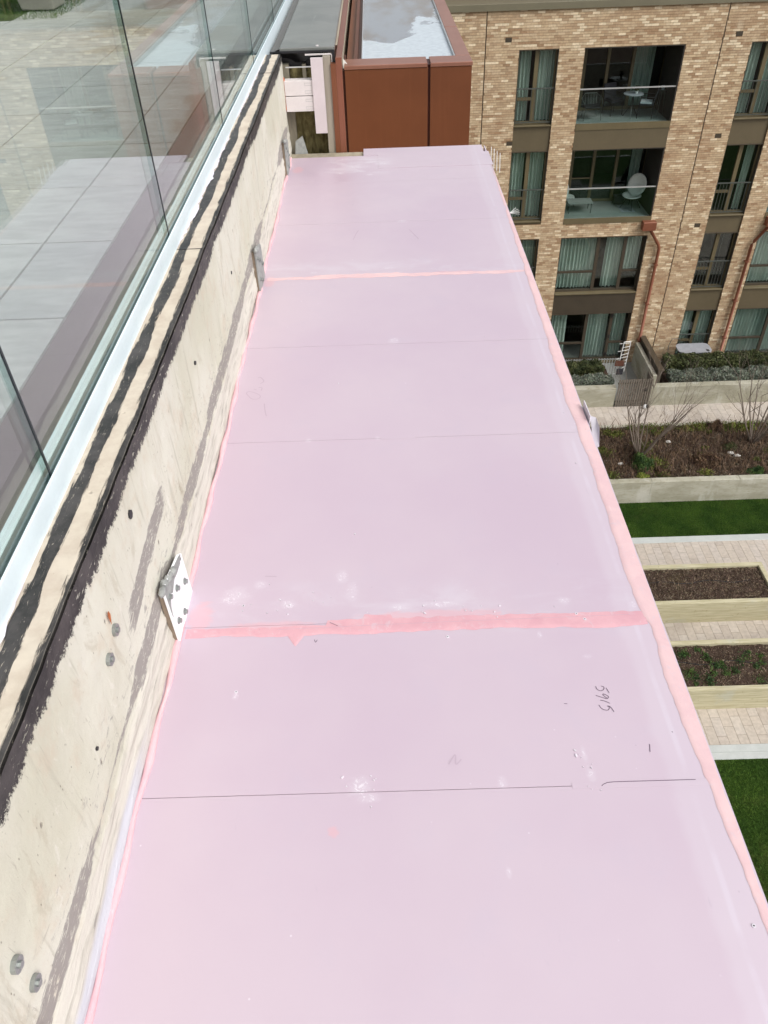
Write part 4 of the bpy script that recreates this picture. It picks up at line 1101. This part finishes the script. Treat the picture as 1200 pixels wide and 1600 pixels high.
# balustrade
gb=thing('glass_balustrade',(-.66,0,-.93),'frameless glass balustrade in a pale channel along the upstand','balustrade')
segs=[(-3.0,-.13),(-.129,2.085),(2.086,4.3),(4.301,7.067),(7.07,9.467),(9.47,12.0)]
for (a,b) in segs:
    MB().cbox(-.6235,-.619,a,b,-.99,-.875,.001).build('channel_outer',M['channel'],gb)
    MB().cbox(-.664,-.6445,a,b,-1.10,-.875,.0015).build('channel_inner',M['channel_in'],gb)
MB().box(-.6260,-.6237,-3,12,-.99,-.882).build('outer_seal',M['black_seal'],gb)
MB().box(-.6443,-.6425,-3,12,-.99,-.879).build('inner_gasket',M['gasket'],gb)
MB().box(-.6423,-.6262,-3,12,-.99,-.900).build('base_packer',M['gasket'],gb)
mb=MB()
for k in range(-4,10):
    a=1.126+1.1355*(k-1); b=a+1.1355
    if a>11: continue
    g=MB(); x0,x1=-.6420,-.6265; ya,yb=a+.003,b-.003; z0_,z1_=-.899,.16
    g.k=0
    g.add([(x1,ya,z0_),(x1,yb,z0_),(x1,yb,z1_),(x1,ya,z1_)],[(0,1,2,3)])
    g.add([(x0,ya,z0_),(x0,yb,z0_),(x0,yb,z1_),(x0,ya,z1_)],[(3,2,1,0)])
    g.k=1
    g.add([(x0,ya,z0_),(x1,ya,z0_),(x1,ya,z1_),(x0,ya,z1_)],[(0,1,2,3)])
    g.add([(x0,yb,z0_),(x1,yb,z0_),(x1,yb,z1_),(x0,yb,z1_)],[(3,2,1,0)])
    g.add([(x0,ya,z1_),(x1,ya,z1_),(x1,yb,z1_),(x0,yb,z1_)],[(0,1,2,3)])
    g.build('glass_panel',[M['glass'],M['glass_edge']],gb)
    MB().box(-.6285,-.6255,b-.0028,b+.0028,-.899,.158).build('silicone_joint',M['silicone'],gb)

# ------------------------------------------------------------------ pink ledge
ld=thing('pink_ledge',(0,0,-1.45),'long ledge sheathed in pink fire boards with taped joints and pink edge tape','ledge')
ZB=-1.45
bys=[(-2.81,-2.21,.001),(-2.21,-1.01,.001),(-1.01,-.41,.001),(-.41,.7885,.0022),(.7885,1.233,.0015),(1.233,1.994,.0012),(1.994,2.596,.0014),(2.596,3.192,.0014),(3.192,3.81,.0012),(3.81,4.406,.0016),(4.406,4.86,.0008)]
for i,(a,b,g) in enumerate(bys):
    g2=bys[i+1][2] if i+1<len(bys) else g
    MB().box(-.528,.645,a+g/2,b-g2/2,ZB-.0125,ZB).build('fire_board',M['board'],ld)
MB().box(-.087,.632,4.861,4.992,ZB-.0125,ZB+.0015).build('fire_board',M['board'],ld)
MB().box(.0,.66,4.62,4.864,ZB+.0004,ZB+.0020).build('fire_board',M['board'],ld)
MB().box(-.53,.63,-2.8,4.98,ZB-.08,ZB-.0126).build('timber_deck',M['old_timber'],ld)
MB().box(.6455,.652,-2.8,4.98,ZB-.09,ZB-.0008).build('edge_upstand_strip',M['board'],ld)
# seam filler leaves gaps in the joint line only where it shows
def flat(name,pts,z,mat,th=.0006):
    return MB().prism(pts,ZB+.0003,ZB+z,).build(name,mat,ld)
def ribbon(pts,w,z0,z1):
    """flat pen stroke"""
    mb=MB(); P=[Vector((p[0],p[1],0)) for p in pts]
    L=[];Rr=[]
    for i,p in enumerate(P):
        d=(P[min(i+1,len(P)-1)]-P[max(0,i-1)]).normalized(); n=Vector((-d.y,d.x,0))
        L.append(p+n*w/2);Rr.append(p-n*w/2)
    v=[(p.x,p.y,z1) for p in L]+[(p.x,p.y,z1) for p in Rr]; n=len(P)
    mb.add(v,[(i,n+i,n+i+1,i+1) for i in range(n-1)]); return mb
# patch over the joint near x=.35-.41 and the stepped pencil/joint line beyond
MB().box(.350,.640,.782,.796,ZB+.0002,ZB+.0006).build('joint_patch',M['board'],ld)
ribbon([(.409,.7865),(.413,.790),(.422,.7935),(.435,.7945),(.60,.7945)],.0013,0,ZB+.0009).build('joint_line',M['pencil'],ld)
MB().box(-.02,.09,1.988,2.000,ZB+.0002,ZB+.0006).build('joint_patch',M['board'],ld)
# handwritten number
W59=[[[0.45,1.026],[0.451,1.019],[0.456,1.014],[0.462,1.014],[0.467,1.019],[0.467,1.024],[0.462,1.026]],[[0.472,1.021],[0.476,1.007]],
[[0.445,1.002],[0.453,0.998],[0.465,0.993],[0.469,0.993],[0.472,0.997],[0.468,1.002],[0.463,1.005],[0.461,1.004],[0.463,0.999],[0.468,0.994]],
[[0.452,0.989],[0.462,0.986],[0.471,0.98]],[[0.446,0.977],[0.449,0.969],[0.455,0.964],[0.463,0.963],[0.467,0.968],[0.467,0.973],[0.464,0.973],[0.47,0.971],[0.475,0.958]]]
def spline(pts,n=5):
    out=[]
    for i in range(len(pts)-1):
        p0=pts[max(0,i-1)];p1=pts[i];p2=pts[i+1];p3=pts[min(len(pts)-1,i+2)]
        for k in range(n):
            t=k/n; out.append([.5*((2*p1[j])+(-p0[j]+p2[j])*t+(2*p0[j]-5*p1[j]+4*p2[j]-p3[j])*t*t+(-p0[j]+3*p1[j]-3*p2[j]+p3[j])*t**3) for j in (0,1)])
    return out+[pts[-1]]
def strokes(name,S,mat,w):
    mb=MB()
    for s_ in S:
        r=ribbon(spline(s_) if len(s_)>2 else s_,w,0,ZB+.0008); mb.add(r.v,r.f)
    return mb.build(name,mat,ld)
o=strokes('handwritten_number',W59,M['pencil'],.0013); o['label']='number 5915 handwritten in dark pencil'
strokes('pencil_tick',[[[0.53,0.877],[0.526,0.859]],[[0.371,0.983],[0.378,0.982]],[[-.19,1.184],[-.187,1.176],[-.183,1.183]],[[.585,.906],[.586,.903]]],M['pencil'],.0014)
strokes('faint_writing',[[[-0.484,2.284],[-0.478,2.295],[-0.46,2.289],[-0.44,2.274],[-0.433,2.262],[-0.439,2.247],[-0.459,2.247],[-0.474,2.265],[-0.484,2.284]],[[-0.461,2.311],[-0.451,2.304]],[[-0.454,2.383],[-0.446,2.386],[-0.435,2.371],[-0.431,2.357],[-0.442,2.345]],[[-0.445,2.319],[-0.433,2.317],[-0.434,2.298]],[[-0.415,2.216],[-0.407,2.168],[-0.4,2.14]],[[0.106,0.844],[0.121,0.866],[0.121,0.844],[0.133,0.855]],[[-.107,3.71],[-.12,3.66],[-.13,3.60]],[[.14,3.70],[.18,3.58]],[[-.33,1.40],[-.30,1.398]]],M['faint_pencil'],.0028)

# ragged strips
def strip(name, ys, xin, xout, mat, jin=.006, jout=.0, z=.0014, axis='y', step=.012, fr=1.0):
    """strip along y (or x) with wandering edges; xin/xout are functions"""
    mb=MB(); P=[]; n=int((ys[1]-ys[0])/step)
    for i in range(n+1):
        s_=ys[0]+(ys[1]-ys[0])*i/n
        a=xin(s_)+jin*(mn.noise(Vector((s_*9*fr,3,1)))+.5*mn.noise(Vector((s_*33*fr,7,1)))); b=xout(s_)+jout*(mn.noise(Vector((s_*8*fr,1,5)))+.6*mn.noise(Vector((s_*40*fr,2,5))))
        P.append((s_,a,b))
    v=[]
    zt=ZB+z
    for (s_,a,b) in P:
        m=[a,a+.0008 if b>a else a-.0008,(a*2+b)/3,(a+2*b)/3,b]
        hh=[ZB+.0004,zt,zt+.0006*mn.noise(Vector((s_*30,1,0))),zt+.0006*mn.noise(Vector((s_*25,5,0))),zt]
        for q,h_ in zip(m,hh): v.append((q,s_,h_) if axis=='y' else (s_,q,h_))
    f=[]
    for i in range(n):
        for j in range(4):
            f.append((5*i+j,5*i+j+1,5*(i+1)+j+1,5*(i+1)+j))
    mb.add(v,f)
    # skirt down the outer edge
    b=len(mb.v); k=len(P)
    mb.add([(p[2],p[0],zt-.0001) if axis=='y' else (p[0],p[2],zt-.0001) for p in P]+[(p[2]+(.002 if axis=='y' else 0),p[0],ZB-(.05 if axis=='y' else .0001)+.012*mn.noise(Vector((p[0]*12,9,9)))) if axis=='y' else (p[0],p[2],ZB+.0003) for p in P],[(i,i+1,k+i+1,k+i) for i in range(k-1)])
    return mb.build(name,mat,ld,smooth=True)
def xin(y):
    pts=[(-3,.63),(.51,.628),(.60,.620),(.76,.618),(.95,.604),(1.04,.606),(1.18,.610),(1.3,.598),(1.48,.598),(1.84,.606),(2.2,.598),(2.64,.608),(3.09,.615),(3.7,.625),(4.6,.640),(5,.64)]
    for (a,b),(c,d) in zip(pts[:-1],pts[1:]):
        if a<=y<=c: return b+(d-b)*(y-a)/(c-a)
    return .63
strip('edge_tape',(-2.8,4.62),lambda y:xin(y)+.007,lambda y:.649+.003*mn.noise(Vector((y*2.3,0,0))),M['tape'],.007,.003,z=.0009,step=.006)
strip('joint_tape',(-.505,.615),lambda x:1.199+.003*math.sin(x*9)-(.030*max(0,1-abs(x+.235)/.02)),lambda x:1.236+(.012 if -.07<x<.0 else 0)+(.008 if x>-.16 else -.008),M['tape2'],.007,.008,.0007,'x',.005)
strip('joint_tape',(-.50,.62),lambda x:3.180,lambda x:3.208+(.012 if -.3<x<.1 else 0),M['tape'],.014,.014,.0006,'x',.006)
# narrow overlap folds on the near joint tape
ribbon([(-.28,1.218),(-.1,1.222),(.1,1.226),(.58,1.232)],.0007,0,ZB+.0014).build('tape_fold',M['faint_pencil'],ld)
ribbon([(-.155,1.236),(-.135,1.224)],.0010,0,ZB+.0015).build('tape_cut',M['pencil'],ld)
# white filler patches and scuffs
def splat(x,y,r,ecc=1.0,n=14,ang=0,th=.0010):
    P=[]; w=[random.uniform(.25,1.25) for _ in range(n)]; w=[(w[i-1]+2*w[i]+w[(i+1)%n])/4 for i in range(n)]
    for k in range(n):
        a=2*math.pi*k/n; q=r*w[k]; px,py=q*math.cos(a)*ecc,q*math.sin(a)
        P.append((x+px*math.cos(ang)-py*math.sin(ang),y+px*math.sin(ang)+py*math.cos(ang)))
    return P
mb=MB()
for k in range(60):
    u=random.random()
    if u<.35: x,y=random.gauss(-.30,.10),random.gauss(1.30,.035)
    elif u<.55: x,y=random.gauss(.1,.25),random.gauss(1.27,.03)
    elif u<.7: x,y=random.gauss(-.08,.03),random.gauss(.79,.03)
    elif u<.8: x,y=random.gauss(.39,.012),random.gauss(.84,.04)
    else: x,y=random.uniform(-.5,.6),random.uniform(.4,4.3)
    if not(-.5<x<.6): continue
    r=random.uniform(.0006,.0022)*(1+ .25*max(0,y-1))
    mb.prism(splat(x,y,r,random.uniform(.6,2.5),7,random.uniform(0,3)),ZB+.0004,ZB+.0028)
o=mb.build('paint_spatter',M['white_fill'],ld); o['kind']='stuff'
# small screws
for (x,y) in ((-.375,1.30),(.13,1.18),(.427+.04,1.222),(.613,.517),(-.36,1.04),(.45,1.24)):
    s_=MB().tube([(x,y,ZB+.0002),(x,y,ZB+.0016)],.0038,10).build('screw_head',M['white_fill'],ld)
    MB().tube([(x,y,ZB+.0016),(x,y,ZB+.0019)],.0014,8).build('recess',M['black_seal'],s_)

# steel brackets on the upstand
def bracket(y,label,full=True):
    b=thing('wall_bracket',(-.52,y,-1.48),label,'bracket','steel plates bolted to the upstand')
    a0,a1=y-.08,y+.088
    pts=[(a0,-1.27),(a0+.012,-1.262),(a1-.02,-1.295),(a1,-1.31),(a1+.004,-1.452),(a0+.004,-1.47)]
    n=len(pts)
    v=[(-.519,p,q) for p,q in pts]+[(-.513,p,q) for p,q in pts]
    MB().add(v,[tuple(range(n))[::-1],tuple(range(n,2*n))]+[(i,(i+1)%n,n+(i+1)%n,n+i) for i in range(n)]).build('plate',M['galv'] if full else M['smear'],b,bevel=.001)
    MB().box(-.530,-.5195,a0+.004,a0+.02,-1.46,-1.275).build('packer',M['brown_timber'],b)
    MB().box(-.530,-.5195,a0+.0205,a1,-1.46,-1.32).build('packer',M['black_seal'],b)
    for (p,q) in ((y-.060,-1.305),(y-.005,-1.335),(y+.055,-1.375),(y-.05,-1.40),(y+.0,-1.425)):
        w_=MB().tube([(-.5129,p,q),(-.5105,p,q)],.0088,14).build('washer',M['bolt'],b)
        MB().tube([(-.5105,p,q),(-.5050,p,q)],.0062,6).build('nut',M['bolt'],w_)
    MB().tube([(-.5129,y+.07,-1.312),(-.5123,y+.07,-1.312)],.004,8).build('slot',M['black_seal'],b)
    mb=MB()
    for k in range(7): mb.blob(-.516+random.uniform(-.003,.003),a0+.012*k+random.uniform(0,.02),-1.266-.004*k,.008,.016,.010,8,5,.3)
    mb.build('sealant_smear',M['smear'],b,smooth=True)
    E_=[(a0+.002,-1.272),(a0+.02,-1.266),(a1-.03,-1.294),(a1-.012,-1.302),(a1-.03,-1.316),(a0+.10,-1.312),(a0+.075,-1.306),(a0+.045,-1.318),(a0+.03,-1.306),(a0+.012,-1.33),(a0+.006,-1.36)]
    n=len(E_); MB().add([(-.5128,p,q) for p,q in E_]+[(-.5118,p,q) for p,q in E_],[tuple(range(n,2*n))]+[(i,(i+1)%n,n+(i+1)%n,n+i) for i in range(n)]).build('sealant_smear',M['smear'],b)
    return b
bracket(1.265,'white steel plate with five bolts on the upstand, nearest of three beside the pink ledge')
bracket(3.14,'smeared steel plate at the far taped joint, middle of the three beside the pink ledge',False)
bracket(4.62,'smeared steel plate close to the copper box, farthest of the three beside the pink ledge',False)
# plates sticking out at the outer edge
tb=thing('edge_plates',(.66,2.05,-1.47),'pair of grey-white folded plates sticking out at the outer edge of the pink ledge','bracket')
MB().add([(.653,2.13,-1.50),(.653,2.135,-1.425),(.656,2.05,-1.43),(.656,2.03,-1.50),(.656,2.13,-1.50),(.656,2.135,-1.425),(.659,2.05,-1.43),(.659,2.03,-1.50)],[(0,1,2,3),(7,6,5,4),(0,4,5,1),(1,5,6,2),(2,6,7,3),(3,7,4,0)]).build('plate',M['tab'],tb)
MB().add([(.660,2.06,-1.435),(.676,2.05,-1.435),(.680,2.01,-1.445),(.677,1.97,-1.49),(.661,1.97,-1.50),(.660,2.06,-1.438),(.676,2.05,-1.438),(.680,2.01,-1.448),(.677,1.97,-1.493),(.661,1.97,-1.503)],[(0,1,2,3,4),(9,8,7,6,5),(0,5,6,1),(1,6,7,2),(2,7,8,3),(3,8,9,4),(4,9,5,0)]).build('plate',M['tab'],tb)
rd=thing('cable_tie_tails',(.65,3.9,-1.46),'fan of thin white strips poking out from the outer edge of the pink ledge','strip')
for k in range(5):
    a=-.5+.3*k; MB().tube([(.655,3.9,-1.462),(.655+.05*math.cos(a),3.9+.08*math.sin(a),-1.455)],.0011,5).build('tail',M['white_paint'],rd)
rd=thing('edge_wires',(.65,4.8,-1.46),'little bundle of upright pale wires at the far outer corner of the ledge','wire')
for k in range(4):
    MB().tube([(.665+.012*k,4.75-.04*k,-1.50),(.665+.012*k,4.78-.04*k,-1.40)],.002,5).build('wire',M['white_paint'],rd)

# ------------------------------------------------------------------ copper box with tray beyond the ledge
BOXK[0]=1.283
cb=thing('copper_box',(.26,6.42,-2.1),'copper clad roof box with pale tray and puddle at the far end of the ledge','roof box')
yf=5.0; zt=-1.0
MB().cbox(-.176,.303,yf,yf+.03,-1.62,zt-.022,.002).build('front_panel',M['copper'],cb)
MB().cbox(.318,.556,yf,yf+.03,-1.62,zt-.022,.002).build('front_panel',M['copper'],cb)
MB().box(.3035,.3175,yf+.012,yf+.03,-1.62,zt-.022).build('panel_gap',M['copper_dark'],cb)
MB().cbox(-.178,.300,yf-.004,yf+.17,zt-.02,zt,.003).build('coping',M['copper_top_lit'],cb)
MB().cbox(.318,.560,yf-.004,yf+.17,zt-.02,zt,.003).build('coping',M['copper_top_lit'],cb)
MB().box(.3005,.3175,yf+.02,yf+.165,zt-.02,zt-.012).build('coping_gap',M['copper_dark'],cb)
ya=yf+.172
for (a,b) in ((ya,6.05),(6.055,7.6),(7.605,9.2),(9.205,12.6)):
    MB().cbox(.475,.560,a,b,zt-.02,zt,.003).build('coping',M['copper_top_lit'],cb)
    MB().box(.540,.556,a,b,-1.62,zt-.022).build('side_panel',M['copper'],cb)
MB().box(-.075,.470,ya,12.6,zt-.05,zt-.022).build('tray_floor',M['tray'],cb)
MB().box(.4705,.4745,ya,12.6,zt-.049,zt-.004).build('tray_lip',M['rail'],cb)
MB().box(-.080,-.0755,ya,12.6,zt-.049,zt-.012).build('tray_lip',M['rail'],cb)
MB().box(-.176,-.081,ya,12.6,-1.3,zt-.06).build('gutter',M['copper'],cb)
MB().cbox(-.130,-.105,ya,12.6,zt-.06,zt-.03,.003).build('gutter_rib',M['clad_brown'],cb)
MB().box(-.1875,-.1765,yf+.02,yf+.4,-1.62,-1.02).build('panel_gap',M['copper_dark'],cb)
MB().add([(-.186,yf+.02,-1.03),(-.150,yf+.015,-1.005),(-.186,yf+.12,-.985)],[(0,1,2)]).build('foil_corner',M['galv'],cb)
BOXK[0]=1.0
# grey membrane cap
cp=thing('membrane_cap',(-.4,5.2,-.95),'grey membrane capping on the wall top beyond the upstand, cut end showing layers','wall capping')
MB().cbox(-.545,-.232,5.06,12.6,-.938,-.912,.004).build('cap_top',M['cap'],cp)
MB().add([(-.600,5.05,-.935),(-.600,12.6,-.935),(-.546,12.6,-.916),(-.546,5.06,-.916)],[(0,1,2,3)]).build('cap_side',M['cap_side'],cp)
MB().box(-.60,-.232,5.04,5.06,-.935,-.926).build('cap_fold',M['black_membrane'],cp)
MB().box(-.245,-.230,5.03,5.06,-.99,-.93).build('cap_fold',M['black_membrane'],cp)
MB().box(-.40,-.25,5.034,5.039,-.948,-.940).build('white_edge_trim',M['white_board'],cp)
MB().box(-.2495,-.246,5.03,5.038,-.985,-.945).build('white_edge_trim',M['white_board'],cp)
v,f=grid_face(lambda a,b:(-.585+.22*a,5.07+.05*math.sin(a*5)*b+.04*b,-.94-.06*b*math.sin(math.pi*a)**.6),14,6)
MB().add(v,f).build('membrane_flap',M['black_membrane'],cp,smooth=True)
MB().box(-.60,-.26,5.16,5.2,-1.01,-.94).build('underlay',M['black_membrane'],cp)
o=MB().tube([(-.33,5.09,-.912),(-.33,5.09,-.908)],.009,8).build('clip',M['white_board'],cp)
MB().cbox(-.225,-.190,4.99,5.03,-1.62,-.955,.002).build('side_flashing',M['copper_pipe'],cp)
MB().cbox(-.225,-.190,5.031,12.6,-.975,-.955,.002).build('side_flashing',M['copper_pipe'],cp)
MB().box(-.2555,-.2255,4.988,5.5,-1.62,-.985).build('side_flashing',M['copper'],cp)
# open end of the wall: insulation, boards, timbers
oe=thing('open_wall_end',(-.4,5.1,-1.5),'open wall end with mineral wool and timber between the concrete and the copper','wall end')
v,f=grid_face(lambda a,b:(-.50+.2*a,5.10+.022*mn.noise(Vector((a*6,b*9,2))),-1.55+.53*b),26,50)
MB().add(v,f).build('mineral_wool',M['wool'],oe,smooth=True)
for (x0,x1,y,zb,zt_) in ((-.56,-.505,5.085,-1.2,-1.0),(-.562,-.492,5.07,-1.55,-1.23),(-.425,-.405,5.075,-1.1,-1.0)):
    MB().box(x0,x1,y,y+.05,zb,zt_).build('timber_batten',M['old_timber'],oe)
MB().box(-.299,-.256,4.998,5.2,-1.55,-.95).build('taupe_post',M['taupe'],oe)
MB().box(-.52,-.36,5.055,5.06,-1.012,-1.006).build('steel_strap',M['rail'],oe)
MB().box(-.56,-.30,5.13,5.16,-1.55,-.95).build('dark_backing',M['black_membrane'],oe)
MB().add([(-.51,5.0,-1.50),(-.42,5.0,-1.50),(-.455,5.02,-1.37),(-.50,5.02,-1.40)],[(0,1,2,3)]).build('grey_offcut',M['smear'],oe)
MB().box(-.366,-.298,4.965,4.990,-1.345,-.950).build('pale_board',M['pale_board'],oe)
for (za,zb) in ((-1.140,-1.062),(-1.224,-1.145)):
    b_=MB().cbox(-.528,-.367,4.975,5.04,za,zb,.002).build('white_block',M['white_board'],oe)
    for q in (.018,.058): 
        r=MB(); z0_=za+q-.007
        for (p0,p1,q0,q1) in ((-.412,-.372,z0_,z0_+.001),(-.412,-.372,z0_+.013,z0_+.014),(-.412,-.411,z0_+.001,z0_+.013)): r.box(p0,p1,4.9742,4.9748,q0,q1)
        r.build('pencil_outline',M['faint_pencil'] if False else M['bolt'],b_)
pts=[(-.530+.002*math.sin(k*2),4.985,-1.045-.018*k) for k in range(11)]
MB().tube(pts,[.004+.0015*math.sin(k*3) for k in range(11)],6).build('orange_sealant',M['orange'],oe,smooth=True)
